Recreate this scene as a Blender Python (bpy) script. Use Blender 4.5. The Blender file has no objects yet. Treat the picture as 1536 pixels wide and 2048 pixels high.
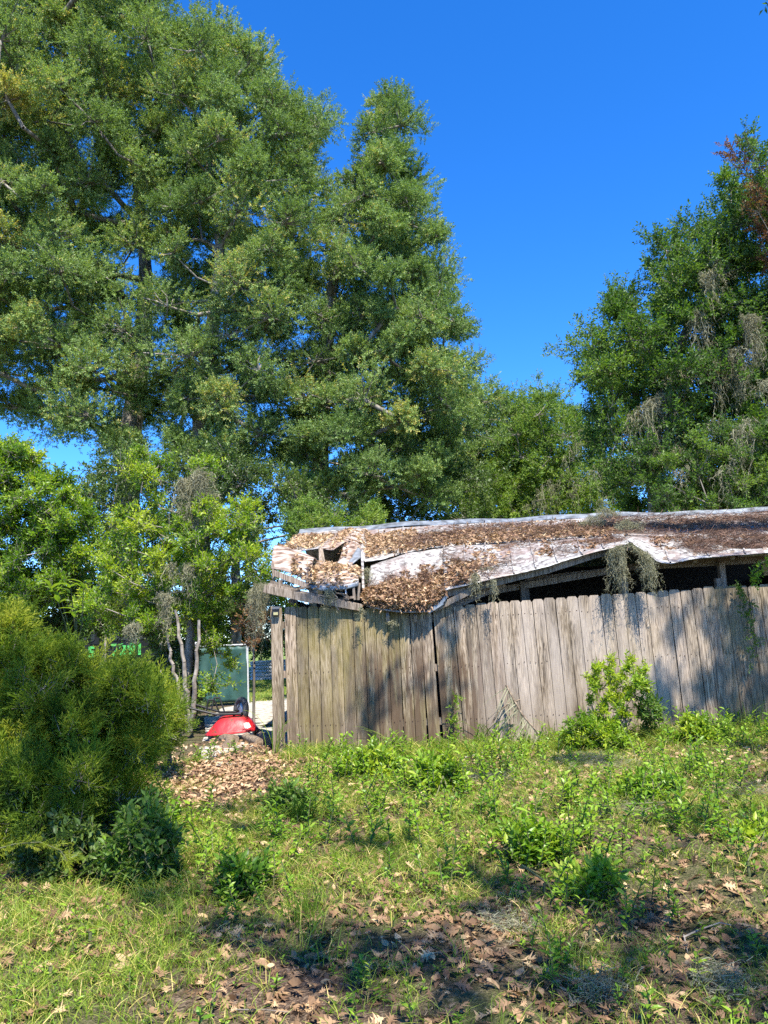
import bpy, math, random
import numpy as np
from mathutils import Vector, Matrix

random.seed(7)
C = bpy.context.scene.collection
SC = bpy.context.scene
PI = math.pi
rad = math.radians

# ------------------------------------------------------------------ camera
FOC = 1518.0
PITCH, ROLL = rad(9.0), rad(2.6)
CAM = np.array([0.0, 0.0, 1.45])
_f = np.array([0, math.cos(PITCH), math.sin(PITCH)])
_U = np.array([0, -math.sin(PITCH), math.cos(PITCH)])
_X = np.array([1.0, 0, 0])
_cr = math.cos(ROLL) * _X - math.sin(ROLL) * _U
_cu = math.sin(ROLL) * _X + math.cos(ROLL) * _U
cd = bpy.data.cameras.new("camera")
cam = bpy.data.objects.new("camera", cd)
C.objects.link(cam)
cd.sensor_fit = 'VERTICAL'
cd.sensor_height = 36.0
cd.sensor_width = 27.0
cd.lens = 36.0 * FOC / 2048.0
cd.clip_start = 0.05
cd.clip_end = 2000
m = Matrix.Identity(4)
for i in range(3):
    m[i][0], m[i][1], m[i][2], m[i][3] = _cr[i], _cu[i], -_f[i], CAM[i]
cam.matrix_world = m
SC.camera = cam

def ray(px, py):
    return _f + ((px - 768) / FOC) * _cr - ((py - 1024) / FOC) * _cu

def at(px, py, Y):
    """The world point on the plane y = Y that the photograph shows at (px, py)."""
    d = ray(px, py)
    return CAM + d * ((Y - CAM[1]) / d[1])

def proj(P):
    v = np.asarray(P) - CAM
    z = v @ _f
    return 768 + FOC * (v @ _cr) / z, 1024 - FOC * (v @ _cu) / z

# ------------------------------------------------------------------ sun, sky, exposure
SUN_EL, SUN_AZ = rad(57), rad(20)      # azimuth: to the right of straight behind the camera
S = np.array([math.sin(SUN_AZ) * math.cos(SUN_EL), -math.cos(SUN_AZ) * math.cos(SUN_EL), math.sin(SUN_EL)])
w = bpy.data.worlds.new("World")
SC.world = w
w.use_nodes = True
nt = w.node_tree
bg = nt.nodes["Background"]
sky = nt.nodes.new("ShaderNodeTexSky")
sky.sky_type = 'NISHITA'
sky.sun_disc = False
sky.sun_elevation = SUN_EL
sky.sun_rotation = PI - SUN_AZ
sky.air_density = 1.0
sky.dust_density = 0.0
sky.ozone_density = 3.2
sky.altitude = 4000
hs = nt.nodes.new("ShaderNodeHueSaturation")
hs.inputs["Saturation"].default_value = 1.31
hs.inputs["Hue"].default_value = 0.508
hs.inputs["Value"].default_value = 1.28
nt.links.new(sky.outputs[0], hs.inputs["Color"])
nt.links.new(hs.outputs[0], bg.inputs[0])
bg.inputs[1].default_value = 0.15
ld = bpy.data.lights.new("sun", 'SUN')
ld.energy = 5.0
ld.angle = rad(0.53)
ld.color = (1.0, 0.945, 0.84)
sun = bpy.data.objects.new("sun", ld)
C.objects.link(sun)
sun.rotation_mode = 'QUATERNION'
sun.rotation_quaternion = Vector(S).to_track_quat('Z', 'Y')
SC.view_settings.view_transform = 'Standard'
SC.view_settings.look = 'None'
SC.view_settings.gamma = 1.0
SC.view_settings.exposure = 1.3
SC.cycles.max_bounces = 6
SC.cycles.diffuse_bounces = 2
SC.cycles.glossy_bounces = 2
SC.cycles.transmission_bounces = 4
SC.cycles.use_denoising = False

# ------------------------------------------------------------------ materials
def mat(name):
    m = bpy.data.materials.new(name)
    m.use_nodes = True
    n = m.node_tree.nodes
    return m, n, m.node_tree.links, n["Principled BSDF"], n["Material Output"]

def ramp(n, stops):
    r = n.new("ShaderNodeValToRGB")
    e = r.color_ramp.elements
    while len(e) < len(stops):
        e.new(0.5)
    for k, (p, c) in enumerate(stops):
        e[k].position = p
        e[k].color = (*c, 1)
    return r

def leaf_mat(name, stops, trans=0.35, tcol=1.6, rough=0.5, spec=0.4):
    m, n, l, b, o = mat(name)
    a = n.new("ShaderNodeAttribute"); a.attribute_name = 'var'
    r = ramp(n, stops)
    l.new(a.outputs['Fac'], r.inputs[0])
    l.new(r.outputs[0], b.inputs['Base Color'])
    b.inputs['Roughness'].default_value = rough
    b.inputs['Specular IOR Level'].default_value = spec
    t = n.new("ShaderNodeBsdfTranslucent")
    mx = n.new("ShaderNodeMix"); mx.data_type = 'RGBA'; mx.blend_type = 'MULTIPLY'
    mx.inputs[0].default_value = 1
    l.new(r.outputs[0], mx.inputs[6])
    mx.inputs[7].default_value = (tcol * 1.05, tcol * 1.1, tcol * 0.45, 1)
    l.new(mx.outputs[2], t.inputs[0])
    ms = n.new("ShaderNodeMixShader"); ms.inputs[0].default_value = trans
    l.new(b.outputs[0], ms.inputs[1]); l.new(t.outputs[0], ms.inputs[2])
    l.new(ms.outputs[0], o.inputs[0])
    return m

def noise_mat(name, stops, scale=8, stretch=(1, 1, 1), rough=0.85, bump=0.3, detail=6, metal=0.0, extra=None, spec=0.3, use_object=False):
    m, n, l, b, o = mat(name)
    g = n.new("ShaderNodeNewGeometry")
    mp = n.new("ShaderNodeMapping"); mp.inputs['Scale'].default_value = stretch
    src = g.outputs['Position']
    if use_object:
        tc = n.new("ShaderNodeTexCoord"); src = tc.outputs['Object']
    l.new(src, mp.inputs[0])
    t = n.new("ShaderNodeTexNoise"); t.inputs['Scale'].default_value = scale; t.inputs['Detail'].default_value = detail
    l.new(mp.outputs[0], t.inputs['Vector'])
    r = ramp(n, stops)
    l.new(t.outputs[0], r.inputs[0])
    l.new(r.outputs[0], b.inputs['Base Color'])
    b.inputs['Roughness'].default_value = rough
    b.inputs['Metallic'].default_value = metal
    b.inputs['Specular IOR Level'].default_value = spec
    if bump:
        bp = n.new("ShaderNodeBump"); bp.inputs['Strength'].default_value = bump; bp.inputs['Distance'].default_value = 0.02
        l.new(t.outputs[0], bp.inputs['Height']); l.new(bp.outputs[0], b.inputs['Normal'])
    return m

G = lambda *v: tuple(v)
M = {}
M['oak'] = leaf_mat('oak leaves', [(0, G(0.081, 0.141, 0.034)), (.45, G(0.152, 0.235, 0.065)), (.9, G(0.244, 0.330, 0.102)), (1, G(0.432, 0.377, 0.102))], .30, 1.5, .55, .3)
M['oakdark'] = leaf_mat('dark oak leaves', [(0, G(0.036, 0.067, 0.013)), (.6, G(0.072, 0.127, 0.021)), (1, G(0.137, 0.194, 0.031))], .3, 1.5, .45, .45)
M['glossy'] = leaf_mat('laurel leaves', [(0, G(0.036, 0.078, 0.013)), (.55, G(0.075, 0.149, 0.022)), (1, G(0.149, 0.227, 0.032))], .36, 1.7, .5, .3)
M['lime'] = leaf_mat('bright young leaves', [(0, G(0.073, 0.146, 0.011)), (.5, G(0.162, 0.277, 0.016)), (1, G(0.324, 0.393, 0.025))], .42, 1.55, .42, .4)
M['yellowgreen'] = leaf_mat('yellow green leaves', [(0, G(0.071, 0.132, 0.019)), (.6, G(0.143, 0.233, 0.030)), (1, G(0.243, 0.310, 0.047))], .38, 1.5, .5, .35)
M['cedar'] = leaf_mat('cedar sprays', [(0, G(0.045, 0.091, 0.010)), (.45, G(0.117, 0.183, 0.013)), (.8, G(0.213, 0.274, 0.020)), (1, G(0.304, 0.323, 0.035))], .38, 1.5, .6, .2)
M['rust'] = leaf_mat('rusty dead leaves', [(0, G(0.085, 0.034, 0.016)), (.6, G(0.169, 0.075, 0.032)), (1, G(0.234, 0.143, 0.064))], .3, 1.3, .6, .2)
M['litter'] = leaf_mat('dry fallen leaves', [(0, G(0.066, 0.034, 0.022)), (.3, G(0.170, 0.091, 0.053)), (.55, G(0.316, 0.188, 0.106)), (.85, G(0.486, 0.328, 0.188)), (1, G(0.631, 0.460, 0.270))], .12, 1.2, .65, .25)
M['litterred'] = leaf_mat('reddish fallen leaves', [(0, G(0.069, 0.042, 0.022)), (.35, G(0.183, 0.103, 0.054)), (.7, G(0.307, 0.192, 0.101)), (1, G(0.530, 0.381, 0.202))], .12, 1.2, .65, .25)
M['grass'] = leaf_mat('grass blades', [(0, G(0.085, 0.157, 0.015)), (.5, G(0.171, 0.257, 0.025)), (.8, G(0.342, 0.386, 0.059)), (.92, G(0.590, 0.486, 0.139)), (1, G(0.745, 0.572, 0.218))], .35, 1.4, .5, .3)
M['cover'] = leaf_mat('ground cover leaves', [(0, G(0.052, 0.118, 0.013)), (.5, G(0.129, 0.243, 0.020)), (.95, G(0.259, 0.376, 0.031)), (1, G(.32, .38, .05))], .36, 1.5, .38, .3)
M['moss'] = leaf_mat('grey hanging moss', [(0, G(0.146, 0.137, 0.088)), (.6, G(0.270, 0.258, 0.167)), (1, G(0.405, 0.383, 0.246))], .25, .9, .8, .1)
M['needle'] = leaf_mat('brown needles', [(0, G(.05, .03, .025)), (.5, G(.12, .07, .05)), (1, G(.25, .15, .1))], .1, 1, .7, .2)
M['bark'] = noise_mat('oak bark', [(.3, G(.06, .05, .04)), (.5, G(.17, .15, .12)), (.75, G(.33, .30, .26))], 9, (1, 1, .25), .9, .8)
M['barkpale'] = noise_mat('pale bark', [(.3, G(.12, .10, .08)), (.6, G(.27, .24, .20)), (.8, G(.42, .39, .34))], 14, (1, 1, .4), .9, .6)
M['stem'] = noise_mat('green stem', [(.3, G(.07, .09, .03)), (.7, G(.14, .13, .06))], 20, (1, 1, 1), .7, .1)

# ------------------------------------------------------------------ mesh helpers
def tag(o, label=None, cat=None, group=None, kind=None):
    if label: o['label'] = label
    if cat: o['category'] = cat
    if group: o['group'] = group
    if kind: o['kind'] = kind
    return o

def empty(name, loc, label, cat, group=None):
    o = bpy.data.objects.new(name, None)
    C.objects.link(o)
    o.location = Vector(loc)
    o.empty_display_size = 0.2
    return tag(o, label, cat, group)

def link(name, me, parent=None):
    o = bpy.data.objects.new(name, me)
    C.objects.link(o)
    if parent is not None:
        o.parent = parent
        o.matrix_parent_inverse = Matrix.Translation(-_world_loc(parent))
    return o

def _world_loc(p):
    v = Vector(p.location)
    return v

def qmesh(name, V, F, mats, mi=None, var=None, parent=None, smooth=False):
    """A mesh of quads from arrays; var is one random number per face for the leaf colour."""
    V = np.asarray(V, dtype=np.float32); F = np.asarray(F, dtype=np.int32)
    me = bpy.data.meshes.new(name)
    me.vertices.add(len(V)); me.loops.add(F.size); me.polygons.add(len(F))
    me.vertices.foreach_set('co', V.ravel())
    me.loops.foreach_set('vertex_index', F.ravel())
    me.polygons.foreach_set('loop_start', np.arange(0, F.size, F.shape[1], dtype=np.int32))
    for mt in (mats if isinstance(mats, (list, tuple)) else [mats]):
        me.materials.append(mt)
    if mi is not None:
        me.polygons.foreach_set('material_index', np.asarray(mi, dtype=np.int32))
    if smooth:
        me.polygons.foreach_set('use_smooth', np.ones(len(F), dtype=bool))
    else:
        me.polygons.foreach_set('use_smooth', np.zeros(len(F), dtype=bool))
    me.update(calc_edges=True)
    if var is not None:
        a = me.attributes.new('var', 'FLOAT', 'FACE')
        a.data.foreach_set('value', np.clip(np.asarray(var, dtype=np.float32), 0, 1))
    return link(name, me, parent)

class T:
    """A small template of quads (a twig with leaves, a spray, one leaf) that is baked many times into one mesh."""
    def __init__(s):
        s.V = []; s.F = []; s.m = []; s.d = []
    def add(s, V, F, mi=0, dv=0.0):
        o = sum(len(v) for v in s.V)
        s.V.append(np.asarray(V, float)); s.F.append(np.asarray(F, int) + o)
        s.m += [mi] * len(F); s.d += [dv] * len(F)
    def done(s):
        s.V = np.concatenate(s.V); s.F = np.concatenate(s.F)
        s.m = np.array(s.m); s.d = np.array(s.d)
        return s

def norm(v):
    return v / (np.linalg.norm(v, axis=-1, keepdims=True) + 1e-9)

def frames(D, rng, flat=0.0):
    """Rotation matrices whose columns are (side, D, normal), rolled at random; flat > 0 pulls the normal upwards."""
    D = norm(D)
    n = len(D)
    up = norm(rng.normal(size=(n, 3)) * (1 - flat) + np.array([0, 0, 1.0]) * (flat * 3))
    x = norm(np.cross(D, up))
    z = np.cross(x, D)
    return np.stack([x, D, z], axis=2)

def bake(templates, P, R, s, var, rng, mats, name, parent=None):
    Vs, Fs, ms, vs = [], [], [], []
    off = 0
    idx = rng.integers(0, len(templates), len(P))
    for k, t in enumerate(templates):
        sel = np.where(idx == k)[0]
        if not len(sel): continue
        V = np.einsum('nij,vj->nvi', R[sel] * s[sel][:, None, None], t.V) + P[sel][:, None, :]
        F = t.F[None] + (np.arange(len(sel)) * len(t.V))[:, None, None] + off
        off += len(sel) * len(t.V)
        Vs.append(V.reshape(-1, 3)); Fs.append(F.reshape(-1, 4))
        ms.append(np.tile(t.m, len(sel)))
        vs.append((var[sel][:, None] + t.d[None] + rng.normal(0, .07, (len(sel), len(t.d)))).ravel())
    return qmesh(name, np.concatenate(Vs), np.concatenate(Fs), mats, np.concatenate(ms), np.concatenate(vs), parent)

def leaf4(L, W, curl=0.0):
    return np.array([[0, 0, 0], [W * .5, L * .45, W * .16], [0, L, -curl * L], [-W * .5, L * .45, W * .16]]), np.array([[0, 1, 2, 3]])

def leaf12(L, W, curl=.15, fold=.25):
    """A near leaf: two rows of three quads folded along the midrib."""
    V = []
    for y, ww in ((0, .12), (.3, .85), (.65, .8), (1, .06)):
        z = -curl * L * y * y
        V += [[-W * .5 * ww, L * y, z + fold * W * .5 * ww], [0, L * y, z], [W * .5 * ww, L * y, z + fold * W * .5 * ww]]
    F = []
    for k in range(3):
        a = k * 3
        F += [[a, a + 1, a + 4, a + 3], [a + 1, a + 2, a + 5, a + 4]]
    return np.array(V), np.array(F)

def orient(V, D, U, o):
    D = norm(np.array(D, float)); U = np.array(U, float)
    x = norm(np.cross(D, U)); z = np.cross(x, D)
    return V @ np.stack([x, D, z]) + np.array(o)

def twig(rng, n, L, leafL, leafW, near=False, spread=1.0, width=.006):
    t = T()
    bend = rng.normal(0, .12, 2)
    def ax(u): return np.array([bend[0] * L * u * u, L * u, bend[1] * L * u * u])
    for u0, u1 in ((0, .5), (.5, 1)):
        a, b = ax(u0), ax(u1)
        w = width * (1 - u0 * .6)
        t.add([a + [-w / 2, 0, 0], a + [w / 2, 0, 0], b + [w / 3, 0, 0], b + [-w / 3, 0, 0]], [[0, 1, 2, 3]], 1, 0)
        t.add([a + [0, 0, -w / 2], a + [0, 0, w / 2], b + [0, 0, w / 3], b + [0, 0, -w / 3]], [[0, 1, 2, 3]], 1, 0)
    for k in range(n):
        u = .12 + .88 * k / max(1, n - 1)
        ang = k * 2.4 + rng.normal(0, .4)
        d = np.array([math.cos(ang) * spread, .65 + rng.normal(0, .25), math.sin(ang) * spread * .8])
        if k == n - 1: d = np.array([0, 1, .2])
        Lk = leafL * rng.uniform(.65, 1.15)
        V, F = leaf12(Lk, leafW * Lk / leafL, rng.uniform(0, .35), rng.uniform(.1, .45)) if near else leaf4(Lk, leafW * Lk / leafL, rng.uniform(-.1, .3))
        V = orient(V, d, rng.normal(0, .5, 3) + [0, .4, .9], ax(u))
        t.add(V, F, 0, rng.normal(0, .1))
    return t.done()

def cedar_spray(rng, L=.24):
    t = T()
    bend = rng.normal(0, .15, 2)
    def ax(u): return np.array([bend[0] * L * u * u, L * u, bend[1] * L * u * u])
    def blade(a, b, w, dv, mi=0):
        d = norm(np.array(b) - a); s = norm(np.cross(d, rng.normal(size=3))) * w / 2
        t.add([a - s, a + s, b + s * .5, b - s * .5], [[0, 1, 2, 3]], mi, dv)
    blade(ax(0), ax(.5), .005, -.1, 1); blade(ax(.5), ax(1), .005, .1)
    for k in range(18):
        u = .06 + .92 * k / 17
        ang = k * 2.1 + rng.normal(0, .5)
        Lb = L * (.40 - .27 * u) * rng.uniform(.6, 1.25)
        d = norm(np.array([math.cos(ang), .95 + rng.normal(0, .25), math.sin(ang) * .8]))
        a = ax(u); b = a + d * Lb
        blade(a, b, .0038, .02)
        for j in range(5):
            v = .12 + .18 * j
            c = a + d * Lb * v
            dd = norm(d + rng.normal(0, .5, 3) + [0, .3, 0])
            blade(c, c + dd * Lb * .42, .0040, rng.normal(.05, .14))
    return t.done()

rg = np.random.default_rng(11)
TW_OAK = [twig(rg, 15, .34, .082, .040) for _ in range(5)]
TW_FAR = [twig(rg, 12, .45, .13, .07, width=.01) for _ in range(4)]
TW_MID = [twig(rg, 12, .30, .085, .042) for _ in range(5)]
TW_SHRUB = [twig(rg, 10, .20, .060, .027) for _ in range(5)]
TW_NEAR = [twig(rg, 9, .15, .055, .026, near=True) for _ in range(6)]
TW_CEDAR = [cedar_spray(rg) for _ in range(7)]

def tubes(A, B, ra, rb, k=6):
    """Frusta between the points A and B as quads."""
    A = np.asarray(A); B = np.asarray(B); ra = np.asarray(ra); rb = np.asarray(rb)
    d = norm(B - A)
    u = np.where(np.abs(d[:, 2:3]) > .9, np.array([[1.0, 0, 0]]), np.array([[0, 0, 1.0]]))
    x = norm(np.cross(d, u)); y = np.cross(d, x)
    th = np.arange(k) * 2 * PI / k
    ring = x[:, None, :] * np.cos(th)[None, :, None] + y[:, None, :] * np.sin(th)[None, :, None]
    V = np.concatenate([A[:, None] + ring * ra[:, None, None], B[:, None] + ring * rb[:, None, None]], axis=1)
    i = np.arange(k); j = (i + 1) % k
    F = np.stack([i, j, j + k, i + k], axis=1)[None] + (np.arange(len(A)) * 2 * k)[:, None, None]
    return V.reshape(-1, 3), F.reshape(-1, 4)

def in_poly(P, poly):
    x, y = P[:, 0], P[:, 1]
    ins = np.zeros(len(P), bool)
    n = len(poly)
    for i in range(n):
        x0, y0 = poly[i]; x1, y1 = poly[(i + 1) % n]
        c = ((y0 > y) != (y1 > y)) & (x < (x1 - x0) * (y - y0) / (y1 - y0 + 1e-9) + x0)
        ins ^= c
    return ins

def dist_poly(P, poly):
    D = np.full(len(P), 1e9)
    n = len(poly)
    for i in range(n):
        a = np.array(poly[i], float); b = np.array(poly[(i + 1) % n], float)
        t = np.clip(((P - a) @ (b - a)) / ((b - a) @ (b - a) + 1e-9), 0, 1)
        D = np.minimum(D, np.linalg.norm(P - (a + t[:, None] * (b - a)), axis=1))
    return D

def skeleton(name, trunk, tips, parent, bark, tip_r=.012, seg=.8, jit=.12, expo=2.4, seed=1, minr=0.0):
    """Limbs grown from the trunk polyline [(x,y,z,r)...] to every tip, thinner at each fork."""
    rng = np.random.default_rng(seed)
    N = [np.array(p[:3], float) for p in trunk]
    par = [-1] + list(range(len(trunk) - 1))
    fixed = {i: p[3] for i, p in enumerate(trunk)}
    start = max(1, len(trunk) // 2) if len(trunk) > 2 else len(trunk) - 1
    ok = [i >= start for i in range(len(trunk))]
    top = N[-1]
    order = sorted(range(len(tips)), key=lambda i: np.linalg.norm(tips[i] - top))
    leafn = []
    for i in order:
        p = tips[i]
        A = np.array(N)
        v = p - A
        dd = np.linalg.norm(v, axis=1) + 1.0 * np.maximum(0, A[:, 2] - p[2] + .3)
        dd[~np.array(ok)] += 1e6
        j = int(np.argmin(dd))
        L = np.linalg.norm(p - N[j])
        k = max(1, int(L / seg))
        last = j
        a = N[j].copy()
        for s in range(1, k + 1):
            u = s / k
            q = a + (p - a) * u
            if s < k: q = q + rng.normal(0, jit * min(1, L), 3) + np.array([0, 0, -.10 * L * math.sin(PI * u)])
            N.append(q); par.append(last); ok.append(True)
            last = len(N) - 1
        leafn.append(last)
    n = len(N)
    w_ = np.zeros(n)
    for i in leafn: w_[i] += tip_r ** expo
    for i in range(n - 1, 0, -1):
        if w_[i] == 0: w_[i] = tip_r ** expo
        w_[par[i]] += w_[i]
    r = w_ ** (1 / expo)
    for i, v in fixed.items(): r[i] = v
    base_r = trunk[-1][3]
    for i in range(len(trunk), n): r[i] = min(r[i], base_r * .85)
    idx = np.arange(1, n)
    A = np.array([N[par[i]] for i in idx]); B = np.array([N[i] for i in idx])
    ra = np.array([min(r[par[i]], r[i] * 1.35) if i >= len(trunk) else r[par[i]] for i in idx]); rb = r[idx]
    big = rb > .06
    Vs, Fs, o = [], [], 0
    for selm, k in ((big, 9), (~big, 4)):
        if selm.any():
            V, F = tubes(A[selm], B[selm], ra[selm], rb[selm], k)
            Vs.append(V); Fs.append(F + o); o += len(V)
    ob = qmesh(name, np.concatenate(Vs), np.concatenate(Fs), bark, parent=parent, smooth=True)
    return ob

def grow(name, label, cat, base, crown, leafmat, bark, seed, templates, rp=.9, spacing=None, twigs=100, scale=1.0,
         trunk=None, group=None, lobes=7, tries=6000, flat=.78, up=.35, vbase=.5, vspread=.16, tip_r=.016, maxp=900, inset=.5, centres=None,
         lobe_r=.42, leafup=.45, parts=('trunk', 'crown'), seg=.8, kindof=None, dense=None, dead=0, deadmat=None):
    """A tree or shrub. crown: list of (polygon in photo pixels, depth Y, half thickness, holes) that the puffs of foliage fill;
    the puffs get their own depth spread over the thickness, so the crown is a solid of foliage seen from any side."""
    rng = np.random.default_rng(seed)
    spacing = spacing or rp * .95
    cs = [] if centres is None else [np.array(c, float) for c in centres]
    if crown:
        for poly, Y, Th, holes in crown:
            pa = np.array(poly, float)
            lo, hi = pa.min(0), pa.max(0)
            P = rng.uniform(lo, hi, (tries, 2))
            P = P[in_poly(P, poly)]
            ppm0 = FOC / Y
            for h in holes:
                hp = [(h[0] + (h[2] + .28 * rp * ppm0) * math.cos(a), h[1] + (h[3] + .28 * rp * ppm0) * math.sin(a)) for a in np.linspace(0, 2 * PI, 10)[:-1]]
                P = P[~in_poly(P, hp)]
            d = dist_poly(P, poly)
            ppm = FOC / Y
            keep = d > inset * rp * ppm
            P, d = P[keep], d[keep]
            f = np.clip(d / (Th * ppm), 0.05, 1)
            half = Th * np.sqrt(1 - (1 - f) ** 2)
            YY = Y + rng.uniform(-1, 1, len(P)) * half
            for (px, py), y in zip(P, YY):
                q = at(px, py, y)
                if q[2] < .15 * rp + .02: continue
                if cs:
                    A = np.array(cs[-700:])
                    if (np.linalg.norm(A - q, axis=1) < spacing).any(): continue
                cs.append(q)
                if len(cs) >= maxp: break
    if len(cs) < 2 and crown:
        for poly, Y, Th, holes in crown:
            c0 = np.array(poly, float).mean(0); cs += [at(c0[0], c0[1], Y), at(c0[0] + 3, c0[1] - 6, Y + .02)]
    cs = np.array(cs)
    n = len(cs)
    root = empty(name, base, label, cat, group) if kindof is None else None
    lob = norm(rng.normal(size=(n, lobes, 3)) + [0, 0, up])
    pr = rp * rng.uniform(.6, 1.25, (n, 1, 1))
    reach = np.where(rng.random((n, lobes, 1)) < .10, rng.uniform(.85, 1.25, (n, lobes, 1)), rng.uniform(.35, .68, (n, lobes, 1)))
    lc = cs[:, None, :] + lob * pr * reach * np.array([1, 1, flat])
    lc = lc.reshape(-1, 3)
    # limbs
    if trunk is None:
        trunk = [(base[0], base[1], base[2], .1), (base[0], base[1], base[2] + .5, .08)]
    k = max(1, twigs // lobes)
    L = np.repeat(np.arange(len(lc)), k)
    prr = np.repeat(pr.reshape(-1), lobes)[L]
    dirn = norm(rng.normal(size=(len(L), 3)) + [0, 0, .25])
    rr = prr * lobe_r * rng.uniform(.25, 1, len(L)) ** .6
    P = lc[L] + dirn * rr[:, None] * np.array([1, 1, .85])
    cc = np.repeat(cs, lobes, axis=0)[L]
    D = norm(norm(P - cc) * .7 + dirn * .5 + rng.normal(0, .45, (len(L), 3)) + [0, 0, up])
    R = frames(D, rng, leafup)
    s = scale * rng.uniform(.75, 1.25, len(L))
    P = P - D * (s * .12)[:, None]
    puffvar = np.repeat(rng.normal(0, vspread * 1.1, n), lobes)[L]
    var = vbase + puffvar + rng.normal(0, vspread, len(L))
    tr = [(*t[:3], t[3]) for t in trunk]
    skeleton(parts[0], tr, cs, root, bark, tip_r=tip_r, seed=seed, seg=seg)
    # fine branchlets from each puff to its lobes belong to the crown
    cr = bake(templates, P, R, s, var, rng, [leafmat, bark], parts[1], root)
    # branchlets
    A = np.repeat(cs, lobes, axis=0)
    mid = (A + lc) / 2 + rng.normal(0, .05 * rp, A.shape)
    AA = np.concatenate([A, mid]); BB = np.concatenate([mid, lc])
    r1 = np.concatenate([np.full(len(A), tip_r * .9), np.full(len(A), tip_r * .6)])
    V, F = tubes(AA, BB, r1, r1 * .7, 3)
    qmesh('twigs', V, F, bark, parent=root)
    print(name, 'puffs', n, 'faces', len(cr.data.polygons))
    return root, cs
# ------------------------------------------------------------------ ground
def hgt(x, y):
    x = np.asarray(x, float); y = np.asarray(y, float)
    near = np.clip(1 - (np.hypot(x, y - 6) - 8) / 10, 0, 1)
    h = .035 * np.sin(x * 1.1 + .6) * np.cos(y * .9) + .02 * np.sin(x * 2.7 + y * 1.9) + .012 * np.sin(5.1 * x - 3.3 * y) + .006 * np.sin(11 * x + 9 * y)
    h = h + .05 * np.clip((x - 1) / 4, 0, 1)
    return h * near - .01

def ground_at(px, py):
    d = ray(px, py); t = CAM[2] / -d[2]
    p = CAM + d * t
    return np.array([p[0], p[1], float(hgt(p[0], p[1]))])

def axis(lo, hi, step, far):
    out = [hi]; s = step
    while out[-1] < far:
        s *= 1.35; out.append(out[-1] + s)
    neg = [lo]; s = step
    while neg[-1] > -far:
        s *= 1.35; neg.append(neg[-1] - s)
    return np.concatenate([np.array(neg[::-1])[:-1], np.arange(lo, hi, step), np.array(out)])
gx, gy = axis(-7, 8, .1, 600), axis(1, 13, .1, 600)
XX, YY = np.meshgrid(gx, gy)
ZZ = hgt(XX, YY)
V = np.stack([XX, YY, ZZ], -1).reshape(-1, 3)
nx = len(gx)
ii, jj = np.meshgrid(np.arange(len(gy) - 1), np.arange(nx - 1), indexing='ij')
a = (ii * nx + jj).ravel()
F = np.stack([a, a + 1, a + nx + 1, a + nx], 1)

def ground_mat():
    m, n, l, b, o = mat('soil and dead grass')
    g = n.new("ShaderNodeNewGeometry")
    def nz(sc, det=8, dis=0):
        t = n.new("ShaderNodeTexNoise"); t.inputs['Scale'].default_value = sc; t.inputs['Detail'].default_value = det
        t.inputs['Distortion'].default_value = dis
        l.new(g.outputs['Position'], t.inputs['Vector']); return t
    f = nz(46, 12, 1.2)
    r1 = ramp(n, [(.3, G(.045, .030, .022)), (.5, G(.12, .08, .055)), (.62, G(.22, .16, .11)), (.8, G(.34, .26, .17))])
    l.new(f.outputs[0], r1.inputs[0])
    f2 = nz(70, 10, 1.5)
    r2 = ramp(n, [(.3, G(.03, .055, .012)), (.55, G(.075, .12, .025)), (.75, G(.18, .20, .06))])
    l.new(f2.outputs[0], r2.inputs[0])
    big = nz(.9, 4)
    r3 = ramp(n, [(.42, G(0, 0, 0)), (.62, G(.6, .6, .6))])
    l.new(big.outputs[0], r3.inputs[0])
    mx = n.new("ShaderNodeMix"); mx.data_type = 'RGBA'
    l.new(r3.outputs[0], mx.inputs[0]); l.new(r1.outputs[0], mx.inputs[6]); l.new(r2.outputs[0], mx.inputs[7])
    # mown lawn beyond the fence line
    sp = n.new("ShaderNodeSeparateXYZ"); l.new(g.outputs['Position'], sp.inputs[0])
    mr = n.new("ShaderNodeMapRange"); mr.inputs[1].default_value = 17.5; mr.inputs[2].default_value = 19.5
    l.new(sp.outputs[1], mr.inputs[0])
    r4 = ramp(n, [(.3, G(.10, .15, .03)), (.6, G(.19, .25, .06)), (.8, G(.32, .34, .12))])
    l.new(f2.outputs[0], r4.inputs[0])
    m2 = n.new("ShaderNodeMix"); m2.data_type = 'RGBA'
    l.new(mr.outputs[0], m2.inputs[0]); l.new(mx.outputs[2], m2.inputs[6]); l.new(r4.outputs[0], m2.inputs[7])
    l.new(m2.outputs[2], b.inputs['Base Color'])
    b.inputs['Roughness'].default_value = .95
    b.inputs['Specular IOR Level'].default_value = .1
    bp = n.new("ShaderNodeBump"); bp.inputs['Strength'].default_value = .9; bp.inputs['Distance'].default_value = .05
    l.new(f.outputs[0], bp.inputs['Height']); l.new(bp.outputs[0], b.inputs['Normal'])
    return m
tag(qmesh('ground', V, F, ground_mat(), smooth=True), kind='structure')

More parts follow.
